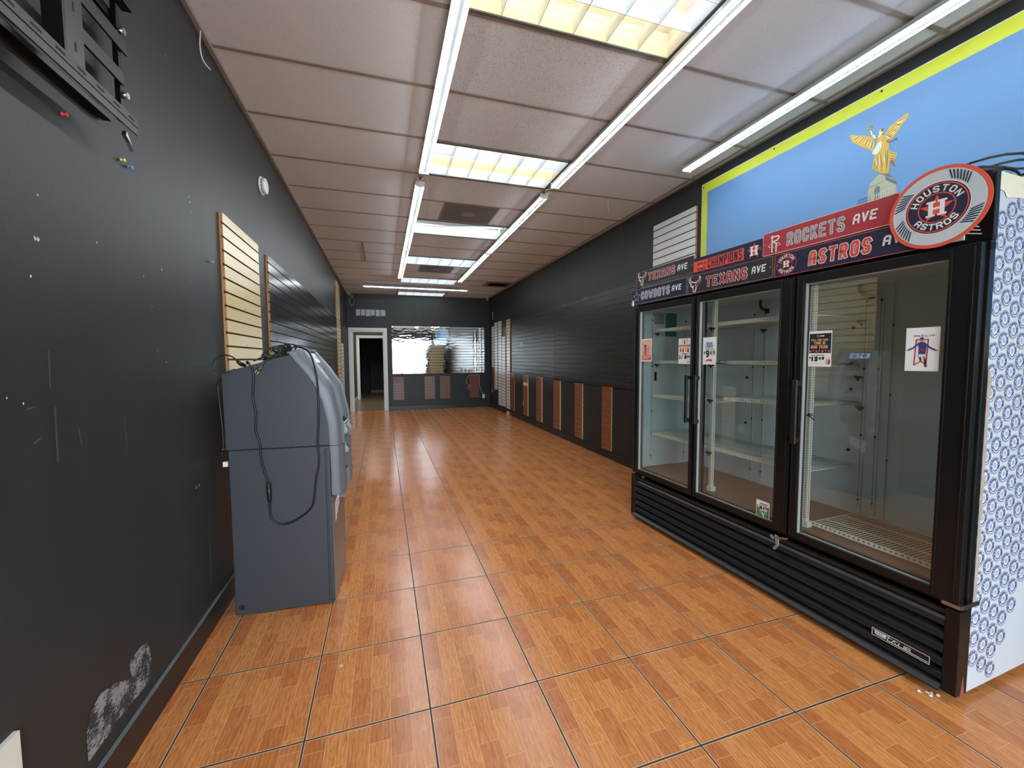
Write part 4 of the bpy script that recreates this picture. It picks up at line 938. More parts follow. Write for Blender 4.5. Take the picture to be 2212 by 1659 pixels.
def d1(g, a, h):
    RC(g, a, h, -.9, .9, -.90, .88, C_('card_orange', (240, 178, 96))); RC(g, a, h, -.9, .9, -.84, -.48, C_('card_crimson', (206, 58, 92)), .0020)
    disc(g, 0, h*.62, a*.62, C_('card_pink', (240, 186, 196)), .0018, TX2, 20, ry=h*.16); disc(g, -a*.25, h*.40, a*.28, C_('card_purple', (112, 62, 128)), .0021, TX2, 14, ry=h*.10)
    RC(g, a, h, -.42, -.02, -.42, .30, C_('card_violet', (146, 96, 160)), .0020); RC(g, a, h, .08, .62, -.42, .34, C_('card_pink', (240, 186, 196)), .0019); RC(g, a, h, .26, .44, -.42, .34, C_('card_rose', (208, 110, 130)), .0021)
    RC(g, a, h, -.75, .75, -.62, -.55, M_PAPER, .0023); RC(g, a, h, -.75, .5, -.76, -.71, M_PAPER, .0023)
card('orange and pink card with drink cans on the far-left cooler door', ((1.961, 1.505), (1.84, 1.499), (1.962, 1.32), (1.842, 1.321)), d1)
def d2(g, a, h):
    cols = [(232, 190, 90), (190, 60, 60), (200, 206, 160), (196, 70, 60), (170, 60, 66), (230, 176, 60), (150, 60, 56)]
    for i in range(3): x = -.40+.42*i; RC(g, a, h, x-.12, x+.12, .56, .84, C_('can%d' % i, cols[i])); RC(g, a, h, x-.07, x+.07, .84, .92, C_('can_top', (120, 60, 50)))
    RC(g, a, h, -.9, .95, .42, .50, C_('banner_red', (200, 70, 66)), .0018); RC(g, a, h, -.9, .95, .34, .38, C_('banner_red', (200, 70, 66)), .0018)
    for i in range(4): x = -.66+.42*i; RC(g, a, h, x-.13, x+.13, -.08, .20, C_('can%d' % (i+3), cols[i+3])); RC(g, a, h, x-.07, x+.07, .20, .28, C_('can_top', (120, 60, 50)))
    text(g, '2/', -a*.9, -h*.62, a*.62, h*.30, K, TX2, .0018, .34); text(g, '8', a*.02, -h*.62, a*.36, h*.30, K, TX2, .0018, .40); text(g, '00', a*.42, -h*.50, a*.5, h*.16, K, TX2, .0018, .40)
    RC(g, a, h, -.4, .5, -.24, -.18, K, .0018); RC(g, a, h, .45, .9, -.86, -.80, C_('banner_red', (200, 70, 66)), .0018)
card('white 2 for $8 card with rows of cans on the far-left cooler door', ((1.543, 1.489), (1.431, 1.483), (1.547, 1.305), (1.431, 1.306)), d2)
def d3(g, a, h):
    BL = C_('card_blue', (60, 84, 150)); text(g, 'BUD', -a*.40, h*.44, a*.8, h*.18, BL, TX2, .0018, .34); text(g, 'LIGHT', -a*.58, h*.24, a*1.16, h*.18, BL, TX2, .0018, .34)
    RC(g, a, h, -.62, .62, .20, .66, C_('card_pale_blue', (206, 220, 240)), .0014); text(g, '6 PACK CANS', -a*.8, h*.09, a*1.6, h*.07, K, TX2, .0018, .3)
    text(g, '$', -a*.84, -h*.22, a*.22, h*.20, K, TX2, .0018, .3); text(g, '9', -a*.52, -h*.46, a*.52, h*.50, K, TX2, .0018, .36); text(g, '49', a*.10, -h*.30, a*.76, h*.32, K, TX2, .0018, .28)
    g.poly([TX2(a*x, h*y, .0018) for x, y in [(-.55, -.74), (-.28, -.64), (0, -.60), (.30, -.62), (.58, -.54), (.40, -.66), (.50, -.80), (.2, -.74), (-.1, -.72), (-.6, -.78)]], C_('bow_red', (196, 44, 56)))
card('white card priced $9.49 with a red bow shape on the middle cooler door', ((1.316, 1.487), (1.212, 1.479), (1.322, 1.304), (1.211, 1.303)), d3)
def d4(g, a, h):
    NV2 = C_('card_night', (36, 36, 60)); OR = C_('card_gold', (226, 176, 104)); RC(g, a, h, -.94, .96, -.24, .86, NV2)
    text(g, 'FULL-TIME FANS', -a*.78, h*.44, a*1.5, h*.12, OR, TX2, .0019, .34, gap=.16); text(g, 'THIS IS', -a*.52, h*.24, a*1.0, h*.17, OR, TX2, .0019, .36, gap=.2); text(g, 'OUR YEAR', -a*.80, h*.02, a*1.5, h*.18, OR, TX2, .0019, .36, gap=.18)
    ring(g, -a*.16, h*.72, a*.09, a*.12, OR, .0019, TX2, 14); RC(g, a, h, .02, .36, .69, .75, M_PAPER, .0019)
    random.seed(5)
    for i in range(7): x = -.82+.27*i; disc(g, a*x, h*(-.13+.04*(i % 2)), a*.09, C_('tiny_face%d' % (i % 2), ((190, 130, 96), (150, 96, 76))[i % 2]), .0021, TX2, 10); RC(g, a, h, x-.12, x+.12, -.24, -.17+.03*(i % 2), C_('tiny_coat', (70, 46, 60)), .0020)
    text(g, '6 PACK BOTTLES', -a*.90, -h*.40, a*1.3, h*.07, K, TX2, .0018, .34); text(g, '$', -a*.92, -h*.56, a*.16, h*.12, K, TX2, .0018, .3); text(g, '12', -a*.72, -h*.70, a*.58, h*.27, K, TX2, .0018, .46); text(g, '49', -a*.08, -h*.62, a*.50, h*.17, K, TX2, .0018, .42)
    for i, cc in enumerate(((214, 160, 80), (150, 50, 40))): RC(g, a, h, .56+.2*i, .72+.2*i, -.88, -.62, C_('bottle_print%d' % i, cc), .0018); RC(g, a, h, .61+.2*i, .67+.2*i, -.62, -.52, C_('bottle_print%d' % i, cc), .0018)
    RC(g, a, h, -.85, .5, -.845, -.83, C_('card_gold', (226, 176, 104)), .0018)
card('FULL-TIME FANS poster priced $12.49 on the left of the nearest cooler door', ((.626, 1.48), (.518, 1.477), (.624, 1.303), (.515, 1.3)), d4)
def d5(g, a, h):
    RD = C_('ribbon_red', (170, 40, 80)); w_ = .10
    text(g, 'ULTRA', a*.10, h*.58, a*.60, h*.07, C_('card_slate', (70, 78, 110)), TX2, .0018, .22, gap=.3); RC(g, a, h, -.55, -.12, .60, .64, C_('card_slate', (70, 78, 110)), .0018); RC(g, a, h, -.05, .02, .57, .67, RD, .0018)
    strokes(g, [[(-a*.36, h*.44), (a*.34, h*.44)], [(-a*.36, h*.44), (-a*.44, -h*.72)], [(a*.34, h*.44), (a*.28, -h*.70)], [(-a*.44, -h*.72), (-a*.04, -h*.55), (a*.28, -h*.70)]], a*.035, RD, .0018, TX2)
    BJ = C_('jersey_blue', (54, 66, 130)); SK = C_('print_skin', (190, 120, 92)); DK = C_('print_dark', (40, 40, 56))
    g.poly([TX2(a*x, h*y, .0024) for x, y in [(-.26, .28), (-.14, .34), (.10, .34), (.24, .26), (.26, .12), (.22, -.22), (-.20, -.22), (-.18, .05)]], BJ)
    strokes(g, [[(-a*.22, h*.26), (-a*.50, h*.08), (-a*.78, -h*.02)], [(a*.20, h*.24), (a*.48, h*.06), (a*.76, -h*.04)]], a*.055, BJ, .0023, TX2); strokes(g, [[(-a*.80, -h*.02), (-a*.90, -h*.04)], [(a*.80, -h*.05), (a*.90, -h*.06)]], a*.03, SK, .0023, TX2)
    disc(g, -a*.04, h*.43, a*.10, SK, .0026, TX2, 16, ry=h*.085); RC(g, a, h, -.13, .07, .46, .54, DK, .0028); RC(g, a, h, -.20, .20, -.06, .02, C_('jersey_red', (150, 40, 66)), .0026)
    RC(g, a, h, -.22, .26, -.36, -.22, C_('shorts_white', (214, 214, 224)), .0025)
    strokes(g, [[(-a*.10, -h*.36), (-a*.04, -h*.50)], [(a*.16, -h*.36), (a*.22, -h*.52), (a*.24, -h*.74)]], a*.055, DK, .0024, TX2); strokes(g, [[(a*.14, -h*.36), (a*.17, -h*.42)]], a*.055, SK, .0027, TX2); strokes(g, [[(a*.24, -h*.78), (a*.32, -h*.78)]], a*.04, C_('boot', (60, 30, 40)), .0025, TX2)
card('large white card with running footballer in blue on the nearest cooler door', ((.225, 1.469), (.117, 1.465), (.228, 1.291), (.12, 1.288)), d5)
def d6(g, a, h):
    RC(g, a, h, -.92, .92, -.93, .46, C_('grass_green', (70, 126, 78))); RC(g, a, h, -.5, .75, .66, .74, K, .0018); RC(g, a, h, -.5, .55, .52, .57, K, .0018)
    CW = C_('cow_white', (222, 222, 214)); CB = C_('cow_brown', (92, 44, 38))
    g.poly([TX2(a*x, h*y, .0020) for x, y in [(-.80, .50), (-.6, .42), (-.2, .44), (.3, .42), (.62, .42), (.72, .20), (.66, -.05), (.30, -.02), (-.1, -.06), (-.42, -.06), (-.5, .2), (-.78, .24)]], CW)
    for pts in ([(-.5, .38), (-.15, .42), (-.05, .2), (-.2, .02), (-.44, .1)], [(.1, .4), (.3, .38), (.25, .1), (.05, .08)], [(.42, .40), (.66, .36), (.62, .14), (.45, .16)]): g.poly([TX2(a*x, h*y, .0024) for x, y in pts], CB)
    for x in (-.36, -.16, .34, .58): strokes(g, [[(a*x, h*.02), (a*(x+.02), -h*.34)]], a*.035, CW, .0022, TX2)
    g.poly([TX2(a*x, h*y, .0026) for x, y in [(-.1, -.28), (.08, -.22), (.24, -.38), (.28, -.72), (.16, -.72), (.10, -.56), (-.04, -.52)]], CW)
card('small sticker of spotted cows on green grass, low on middle door', ((.887, .521), (.806, .523), (.893, .412), (.809, .419)), d6, name='sticker')

# ---------------------------------------------------------------- debris at the cooler base
tiny = [(2.048, 1.032), (2.073, 1.019), (2.066, 1.006), (2.082, 1.013), (2.093, .996)]
cr = None
for i, (x, y) in enumerate(tiny):
    if cr is None:
        p = MB(); n = 7; p.poly([(.008*math.cos(t)*(.6+.4*(k % 2)), .008*math.sin(t), .0015) for k, t in enumerate([2*math.pi*k/n for k in range(n)])], M_PAPER); p.tube([(-.006, 0, .002), (0, .003, .006), (.006, .001, .002)], .0016, M_PAPER, 5); cr = p.build('paper_scrap'); o = cr
    else: o = cr.copy(); COL.objects.link(o)
    o.location = (x-.02, y-.03, .0005); o.rotation_euler = (0, 0, i*1.3); tag(o, ['tiny white scrap farthest left of the bits by the cooler foot', 'tiny white scrap at top of the clump by the cooler foot', 'tiny white scrap at lower left of the clump by the cooler foot', 'tiny white scrap in the middle of the clump by the cooler foot', 'tiny white scrap farthest right, nearest the cooler corner'][i], 'scrap', 'paper scraps at the cooler base')

# ---------------------------------------------------------------- mural print on the right wall
mur = MB(); XM = XR-.006
MY0, MY1, MZ0, MZ1 = -1.6, 3.187, 1.35, 2.948
mur.box(XM, XR-.0005, MY0, MY1, MZ0, MZ1, P('mural_white_edge', (232, 234, 222), .4))
WT = lambda y, z, d: (XM-.0005-d, y, z)
YEL = P('mural_yellow', (214, 224, 52), .4)
mur.poly([WT(MY0+.004, MZ0+.004, 0), WT(MY1-.006, MZ0+.004, 0), WT(MY1-.006, MZ1-.006, 0), WT(MY0+.004, MZ1-.006, 0)], YEL)
mb_, n_, l_, b_ = nt('mural_sky_print')
tc = n_.new('ShaderNodeTexCoord'); sp = n_.new('ShaderNodeSeparateXYZ'); l_.new(tc.outputs['Object'], sp.inputs[0])
fz = n_.new('ShaderNodeMapRange'); fz.inputs['From Min'].default_value = 1.9; fz.inputs['From Max'].default_value = 2.9; l_.new(sp.outputs[2], fz.inputs['Value'])
l_.new(mixc(n_, l_, fz.outputs[0], lin((128, 172, 222)), lin((98, 150, 206))), b_.inputs['Base Color']); b_.inputs['Roughness'].default_value = .42
M_SKY = mb_
mur.poly([WT(MY0+.075, MZ0+.08, .0006), WT(MY1-.070, MZ0+.08, .0006), WT(MY1-.070, MZ1-.085, .0006), WT(MY0+.075, MZ1-.085, .0006)], M_SKY)
mo = mur.build('wall_mural'); tag(mo, 'large blue sky mural with yellow border and gold winged figure, high on right wall', 'wall mural')
GD = P('print_gold', (222, 180, 70), .5); GL = P('print_pale_gold', (240, 226, 130), .5); GB = P('print_brown_gold', (150, 104, 40), .5); PW = P('print_cream', (226, 230, 212), .5)
STN = P('print_stone', (190, 190, 166), .5); STD = P('print_stone_grey', (118, 126, 128), .5); IRN = P('print_iron', (50, 66, 92), .5)
fg = MB()
_dd = [0]
def nd(d): _dd[0] += 1; return d+_dd[0]*3e-6
def wp(pts, m, d):
    p = [Vector((a, b, 0)) for a, b in pts]; n = len(p); out = []
    for i in range(n):
        p0, p1, p2, p3 = p[i-1], p[i], p[(i+1) % n], p[(i+2) % n]
        for t in (0, .33, .66): q = .5*((2*p1)+(-p0+p2)*t+(2*p0-5*p1+4*p2-p3)*t*t+(-p0+3*p1-3*p2+p3)*t**3); out.append((q.x*.6+(p1.x+(p2.x-p1.x)*t)*.4, q.y*.6+(p1.y+(p2.y-p1.y)*t)*.4))
    d = nd(d); fg.poly([WT(y, z, d) for y, z in out], m)
def wst(a, b, w_, m, d, bow=0):
    mx, my = (a[0]+b[0])/2, (a[1]+b[1])/2; dx, dy = b[0]-a[0], b[1]-a[1]; c = (mx-dy*bow, my+dx*bow); d = nd(d); N = 6; pts = []
    for k in range(N+1): t = k/N; pts.append(((1-t)**2*a[0]+2*t*(1-t)*c[0]+t*t*b[0], (1-t)**2*a[1]+2*t*(1-t)*c[1]+t*t*b[1]))
    L = math.hypot(dx, dy); nx, ny = -dy/L*w_/2, dx/L*w_/2; prof_ = [.3, .8, 1, 1, .8, .5, .05]
    fg.poly([WT(x+nx*q, y+ny*q, d) for (x, y), q in zip(pts, prof_)]+[WT(x-nx*q, y-ny*q, d) for (x, y), q in reversed(list(zip(pts, prof_)))], m)
def lerp(a, b, t): return (a[0]+(b[0]-a[0])*t, a[1]+(b[1]-a[1])*t)
wp([(1.72, 2.661), (1.698, 2.695), (1.656, 2.712), (1.61, 2.727), (1.616, 2.7), (1.632, 2.682), (1.648, 2.662), (1.664, 2.640), (1.688, 2.618), (1.709, 2.644)], GD, .0012)
wp([(1.916, 2.756), (1.865, 2.726), (1.808, 2.694), (1.775, 2.661), (1.783, 2.594), (1.805, 2.618), (1.825, 2.634), (1.851, 2.655), (1.875, 2.680), (1.898, 2.702)], GD, .0012)
random.seed(2)
for i in range(15):      # feathers fan out from the shoulders
    t = i/14; A = lerp((1.716, 2.655), (1.655, 2.706), t); B = lerp((1.690, 2.622), (1.614, 2.716), t); wst(A, B, .0052, (GL, GB, GD, PW)[i % 4], .0014, .15)
    A = lerp((1.716, 2.664), (1.680, 2.700), t); B = lerp((1.700, 2.636), (1.650, 2.672), t); wst(A, B, .0036, (GB, GL)[i % 2], .0015, -.1)
    A = lerp((1.778, 2.658), (1.868, 2.724), t); B = lerp((1.788, 2.604), (1.906, 2.726), t); wst(A, B, .0052, (GL, GB, PW, GD)[i % 4], .0014, -.15)
    A = lerp((1.775, 2.662), (1.83, 2.70), t); B = lerp((1.783, 2.635), (1.85, 2.690), t); wst(A, B, .0034, (GB, GL)[i % 2], .0015, .1)
wp([(1.752, 2.668), (1.722, 2.656), (1.703, 2.625), (1.697, 2.569), (1.692, 2.55), (1.655, 2.522), (1.662, 2.498), (1.689, 2.497), (1.693, 2.43), (1.727, 2.438), (1.778, 2.488), (1.772, 2.545), (1.772, 2.60), (1.762, 2.64)], GD, .0018)
wp([(1.77, 2.61), (1.742, 2.636), (1.735, 2.60), (1.758, 2.565), (1.785, 2.58)], PW, .0022)
for i in range(18): y = 1.701+.0042*i; wst((y+.002, 2.578-.001*i), (y+.014*math.sin(i*1.7), 2.440+.004*abs(i-6)), .0040, (GB, GL, GD, GB, PW)[i % 5], .0022, .12*math.sin(i))
for i in range(8): wst((1.712+.006*i, 2.655-.003*i), (1.742-.004*i, 2.585+.004*i), .0032, (GB, GL)[i % 2], .0021, .2)
for i in range(5): wst((1.692, 2.545-.008*i), (1.658+.002*i, 2.520-.004*i), .0034, (GB, GL)[i % 2], .0021, .2)
wst((1.684, 2.50), (1.660, 2.446), .012, GB, .0017); wst((1.756, 2.66), (1.738, 2.682), .014, GL, .0019)
disc(fg, 1.741, 2.688, .0125, GL, .0024, WT, 18); disc(fg, 1.735, 2.694, .009, GB, .0026, WT, 14)
wst((1.768, 2.662), (1.792, 2.698), .012, GL, .0024); wst((1.789, 2.692), (1.801, 2.732), .009, GL, .0025)
for i in range(12): a_ = i*math.pi/6; wst((1.804+.012*math.cos(a_), 2.746+.014*math.sin(a_)), (1.804+.012*math.cos(a_+.8), 2.746+.014*math.sin(a_+.8)), .006, (GB, GL)[i % 2], .0026)
wst((1.712, 2.622), (1.694, 2.603), .011, GB, .0024); wst((1.697, 2.604), (1.660, 2.612), .008, GB, .0025); wst((1.660, 2.618), (1.651, 2.592), .005, GB, .0026, .4)
wp([(1.744, 2.435), (1.699, 2.430), (1.668, 2.391), (1.657, 2.369), (1.706, 2.416), (1.775, 2.413)], STD, .0014); wp([(1.775, 2.413), (1.744, 2.438), (1.722, 2.430), (1.706, 2.412)], STN, .0016)
wp([(1.797, 2.377), (1.775, 2.413), (1.706, 2.412), (1.657, 2.369), (1.644, 2.20), (1.792, 2.20)], STN, .0016)
wp([(1.706, 2.412), (1.657, 2.369), (1.650, 2.345), (1.704, 2.392)], STD, .0018); wst((1.797, 2.379), (1.706, 2.392), .004, STD, .002)
wp([(1.762, 2.36), (1.735, 2.366), (1.735, 2.21), (1.760, 2.21)], STD, .002); wst((1.748, 2.36), (1.748, 2.21), .003, STN, .0024)
for i in range(9): y = 1.665+.012*i; wst((y, 2.335-.0*i), (y, 2.288), .0035, PW, .0024)
wst((1.655, 2.34), (1.775, 2.318), .004, PW, .0026)
wst((1.852, 2.326), (1.785, 2.330), .0035, IRN, .0016)
for i in range(7): y = 1.785+.011*i; wst((y, 2.33), (y, 2.27), .002, IRN, .0016)
f_ = fg.build('winged_figure_print', mo)
bo = MB()
for y, z in ((3.165, 2.915), (2.45, 2.925), (1.75, 2.925)): bo.cyl((XM-.0005, y, z), (XM-.0025, y, z), .006, M_HOLE, 10)
bo.build('mounting_screws', mo)

# ---------------------------------------------------------------- cash machine by the left wall (local X out from the wall, Y away from camera)
AA = math.atan2(-.028, .485); AM = Matrix.Translation((-.772, 2.415, 0)) @ Matrix.Rotation(AA, 4, 'Z')
M_ATM = P('cash_machine_grey', (54, 57, 64), .42, noise=.04, nscale=40, bump=.12, bscale=700); M_SILV = P('silver_plastic', (96, 101, 108), .36, noise=.03, nscale=10); M_SILVL = P('light_silver_plastic', (128, 136, 138), .34)
M_DOORG = P('cash_machine_door', (100, 98, 98), .28, metal=.3)
at = empty('cash_machine', 'grey freestanding cash machine standing against the left wall', 'cash machine'); at.matrix_world = AM
def athing(o, label, cat, group=None): o.matrix_world = AM; return tag(o, label, cat, group)
AW = .40; CV = [(.30, 1.376), (.344, 1.322), (.381, 1.275), (.429, 1.192), (.448, 1.136), (.471, 1.048), (.481, 1.0), (.484, .886)]
b = MB(); b.box(0, .484, 0, AW, .004, .8825, M_ATM); b.build('lower_cabinet', at, bevel=.004)
prof = [(-.010, .8855)] + [(-.014, 1.283)] + CV
b = MB(); b.prism([(x, 0, z) for x, z in prof], (0, AW, 0), M_ATM); b.build('upper_cabinet', at, bevel=.003)
b = MB(); b.box(.005, .48, .005, AW-.005, .882, .886, M_HOLE); b.build('seam', at)
b = MB(); b.box(.484, .490, .004, AW-.004, .022, .60, M_DOORG); b.build('safe_door', at, bevel=.002)
b = MB(); b.box(.458, .4605, -.0008, .002, .022, .866, M_HOLE); b.box(.4665, .468, -.0008, .002, .022, .866, M_HOLE); b.box(.458, .482, -.0008, .002, .8635, .866, M_HOLE); b.box(.458, .487, -.0008, .002, .020, .0225, M_HOLE); b.build('hinge_groove', at)
b = MB(); b.cyl((.03, -.0008, .045), (.03, .002, .045), .0145, M_HOLE, 20); b.build('round_plug', at)
for z in (.80, .66): b = MB(); b.box(.487, .4905, -.0012, .004, z-.035, z+.035, M_SILV); b.build('hinge', at)
# fascia: stations from the top down: side edge I, outer edge O
ST = [((.292, 1.392), (.338, 1.404), 0), ((.344, 1.324), (.390, 1.340), .3), ((.381, 1.275), (.425, 1.294), 1), ((.415, 1.222), (.459, 1.242), 1), ((.429, 1.192), (.490, 1.196), 1), ((.452, 1.130), (.506, 1.120), 1), ((.471, 1.048), (.520, 1.050), 1), ((.481, 1.0), (.527, .985), 1), ((.484, .884), (.529, .884), 1), ((.487, .80), (.529, .80), 1), ((.488, .70), (.530, .70), 1), ((.488, .608), (.530, .606), 1)]
def section(I, O, k, low=0):
    ix, iz = I; ox, oz = O; dx, dz = ox-ix, oz-iz; L = math.hypot(dx, dz); nx, nz = dx/L, dz/L
    bulge = .022; rc = .040*k
    if low: rc = .012
    S = lambda d: (ox+nx*d, oz+nz*d)
    pr = [(ix, 0, iz), (ox-nx*.004, 0, oz-nz*.004)]
    for y, d in ((.008, .003), (.04, bulge*.7), (.075, bulge), (.100, bulge*.75), (.112, -.004-rc*.3), (.120, -rc), (.280, -rc), (.288, -.004-rc*.3), (.300, bulge*.75), (.325, bulge), (.36, bulge*.7), (.392, .003)):
        q = S(d); pr.append((q[0], y, q[1]))
    pr += [(ox-nx*.004, AW, oz-nz*.004), (ix, AW, iz)]
    return pr
rows = [section(*s) for s in ST[:9]]
b = MB(); b.grid(rows, lambda i, j: M_SILVL if j in (3, 4, 5, 10, 11) else M_SILV); b.prism([p for p in rows[0]], (0, 0, -.004), M_SILV)
b.build('upper_fascia', at)
rows = [section(*s, 1) if False else section(s[0], s[1], .35) for s in ST[8:]]
for rr_ in rows[:1]: pass
rows[0] = [(x, y, z-.0025) for x, y, z in rows[0]]
b = MB(); b.grid(rows, lambda i, j: M_SILV); b.prism(rows[-1], (0, 0, .003), M_SILV)
# curved dispenser lip bulging below on the far side
lip = []
for i in range(7):
    t = i/6; lip.append([(.535+.018*math.sin(t*2.2)-.03*t*t, y, .70-.17*t) for y in (.20, .24, .30, .36, .395)])
b.grid(lip, M_SILVL); b.grid([[(.49, y, z) for (x, y, z) in rw] for rw in lip][::-1], M_SILV)
for e_ in (0, -1): b.poly([r_[e_] for r_ in lip]+[(.49, r_[e_][1], r_[e_][2]) for r_ in reversed(lip)], M_SILV)
b.build('lower_fascia', at)
# front details: header sign, screen, keypad shelf, slots
def onf(z, d=0):
    for (I, O, k), (I2, O2, k2) in zip(ST[:-1], ST[1:]):
        if O[1] >= z >= O2[1]:
            t = (O[1]-z)/max(1e-6, O[1]-O2[1]); return O[0]+(O2[0]-O[0])*t+d
    return .53+d
def face_quad(mb, y0, y1, z0, z1, m, d0, d1=None, th=.006):
    x0, x1 = onf(z0, d0), onf(z1, d0 if d1 is None else d1)
    mb.prism([(x0, y0, z0), (x0, y1, z0), (x1, y1, z1), (x1, y0, z1)], (-th, 0, -.002), m)
b = MB(); face_quad(b, .118, .282, 1.335, 1.385, P('header_lit_blue', (176, 206, 236), .3, emit=.7), .004, .012)
b.build('header_sign', at)
b = MB()
hz0, hz1 = 1.335, 1.385; hx0, hx1 = onf(hz0, .005), onf(hz1, .013)
TH = lambda x, y, d: (hx0+(hx1-hx0)*((y)/.05)+.002+d, .20+x, hz0+y)
text(b, 'ATM', -.055, .008, .11, .034, P('header_blue_ink', (40, 70, 150), .4), TH, .001, .3, gap=.45); b.build('header_lettering', at)
b = MB(); b.prism([(.30, .118, 1.392), (.375, .118, 1.398), (.37, .118, 1.388), (.30, .118, 1.386)], (0, .164, 0), P('dark_top_wedge', (70, 72, 74), .4)); b.build('top_wedge', at)
b = MB(); face_quad(b, .122, .278, 1.13, 1.30, P('dark_screen', (16, 20, 24), .08), -.030); b.build('screen', at)
b = MB(); face_quad(b, .13, .27, 1.085, 1.115, M_SILVL, -.018); b.build('screen_lip', at)
b = MB(); z = 1.0
b.prism([(.49, .118, 1.03), (.545, .118, .985), (.545, .118, .965), (.49, .118, .955)], (0, .164, 0), M_SILVL); b.build('keypad_shelf', at)
b = MB()
for i in range(4):
    for j in range(4): b.box(.500+.010*j*1.05, .508+.010*j*1.05, .15+.026*i, .170+.026*i, 1.022-.0085*j-.006, 1.028-.0085*j, M_BLK)
b.build('keys', at)
for y0, zz in ((.10, .955), (.245, .955), (.11, .845)):
    b = MB(); b.prism([(.535, y0, zz+.035), (.565, y0+.004, zz), (.562, y0+.004, zz-.022), (.535, y0, zz-.03)], (0, .05, 0), M_SILVL); b.prism([(.552, y0+.01, zz+.018), (.568, y0+.01, zz+.001), (.566, y0+.01, zz-.006), (.550, y0+.01, zz+.010)], (0, .03, 0), M_BLK); b.build('slot_bezel', at)
b = MB(); b.prism([(.4905, .075, .435), (.4905, .075, .545), (.4905, .20, .575), (.4905, .20, .50)], (.0006, 0, 0), M_PAPER)
for i in range(5): b.box(.4912, .4915, .09, .18, .46+.018*i, .466+.018*i, P('label_red', (170, 50, 50), .5) if i % 2 else P('label_grey', (110, 110, 120), .5))
b.build('paper_label', at)
# cords
MC = P('cord_black', (18, 19, 20), .38); MG = P('cord_green_black', (24, 34, 32), .4)
v = -.010
pts = [(.09, .05, 1.33), (.105, .0, 1.342), (.118, v-.004, 1.333), (.134, v, 1.29), (.134, v, 1.237), (.128, v, 1.161), (.139, v, 1.065), (.134, v, .989), (.152, v, .91), (.152, v, .86), (.160, v, .797), (.178, v, .72), (.184, v-.004, .70)]
pts2 = [(.186, v-.004, .60), (.184, v, .55), (.190, v, .515), (.214, v, .484), (.264, v, .476), (.325, v, .502), (.380, v, .545), (.401, v, .603), (.412, v, .70), (.431, v, .797), (.427, v, .895), (.434, v, 1.0), (.437, v, 1.07), (.438, v-.004, 1.185), (.434, v-.012, 1.27), (.418, .0, 1.335), (.395, .03, 1.385), (.355, .06, 1.413), (.318, .07, 1.42), (.285, .07, 1.415)]
c = empty('power_cable', 'black power cord with inline connector hanging in a loop down the cash machine side', 'cord'); c.matrix_world = AM
b = MB(); b.tube(spline(pts, 6), .0048, MC, 8); b.build('upper_cord', c)
b = MB(); b.tube(spline(pts2, 6), .0048, MC, 8); b.build('loop_cord', c)
b = MB(); b.tube(spline([(.184, v-.004, .715), (.1845, v-.006, .70), (.185, v-.006, .68), (.1855, v-.006, .655), (.186, v-.006, .63), (.186, v-.004, .605)], 3), [.006]*3+[.011]*3+[.010, .011, .012, .013, .012, .011]+[.010]*3+[.006], MC, 10); b.build('inline_connector', c)
random.seed(21)
c = empty('coiled_cord', 'bundled dark cord with exposed plug lying on top of the cash machine', 'cord'); c.matrix_world = AM
b = MB()
for k in range(6):
    p_ = []; cx, cz = .205+.012*k, 1.375+.004*k; rx, rz = .035+.004*(k % 3), .030+.004*(k % 2)
    for i in range(17): t = 2*math.pi*i/16; p_.append((cx+rx*math.cos(t)+.01*math.sin(3*t+k), .04+.022*k+.02*math.sin(t+k), cz+rz*math.sin(t)+.008))
    b.tube(p_, .0042, MG, 7, cap=False)
b.tube(spline([(.15, .10, 1.352), (.20, .06, 1.366), (.26, .05, 1.40), (.285, .07, 1.405)], 6), .004, MC, 7)
b.tube(spline([(.13, .02, 1.345), (.165, .06, 1.365), (.19, .09, 1.36), (.24, .10, 1.375), (.28, .10, 1.385)], 6), .004, MC, 7); b.build('cord_bundle', c)
b = MB(); b.tube(spline([(.225, .02, 1.375), (.205, .0, 1.355), (.185, -.008, 1.335), (.172, -.012, 1.318)], 5), .0045, MG, 8); b.tube([(.176, -.012, 1.322), (.165, -.013, 1.305), (.158, -.013, 1.297)], [.009, .012, .013], P('plug_body', (60, 74, 68), .45), 10)
b.build('plug', c)
b = MB()
for dx in (-.006, .006): b.prism([(.158+dx*.8, -.014, 1.298-dx*.6), (.162+dx*.8, -.014, 1.295-dx*.6), (.150+dx*.8, -.014, 1.279-dx*.6), (.146+dx*.8, -.014, 1.282-dx*.6)], (0, .004, 0), P('brass_prongs', (214, 184, 110), .3, metal=1))
b.build('prongs', c)
b = MB(); b.prism([(.245, .04, 1.395), (.300, .03, 1.43), (.312, .03, 1.415), (.262, .04, 1.380)], (0, .035, 0), MC); b.tube([(.225, .055, 1.385), (.255, .05, 1.395)], [.007, .013], MC, 8); b.build('power_strip_end', c)
q = MB(); q.tube(spline([(.085, .03, 1.322), (.072, -.03, 1.345), (.055, -.05, 1.368), (.017, -.05, 1.373), (-.018, -.05, 1.351), (-.030, -.05, 1.316), (-.010, -.05, 1.293), (.020, -.04, 1.289), (.030, .0, 1.297), (.035, .04, 1.302)], 7), .0034, MC, 7)
q.tube([(.070, -.02, 1.342), (.080, .0, 1.328), (.088, .025, 1.320)], [.008, .011, .008], MC, 8); athing(q.build('looped_cable'), 'thin black cable bowing out to the wall from the cash machine top', 'cable')
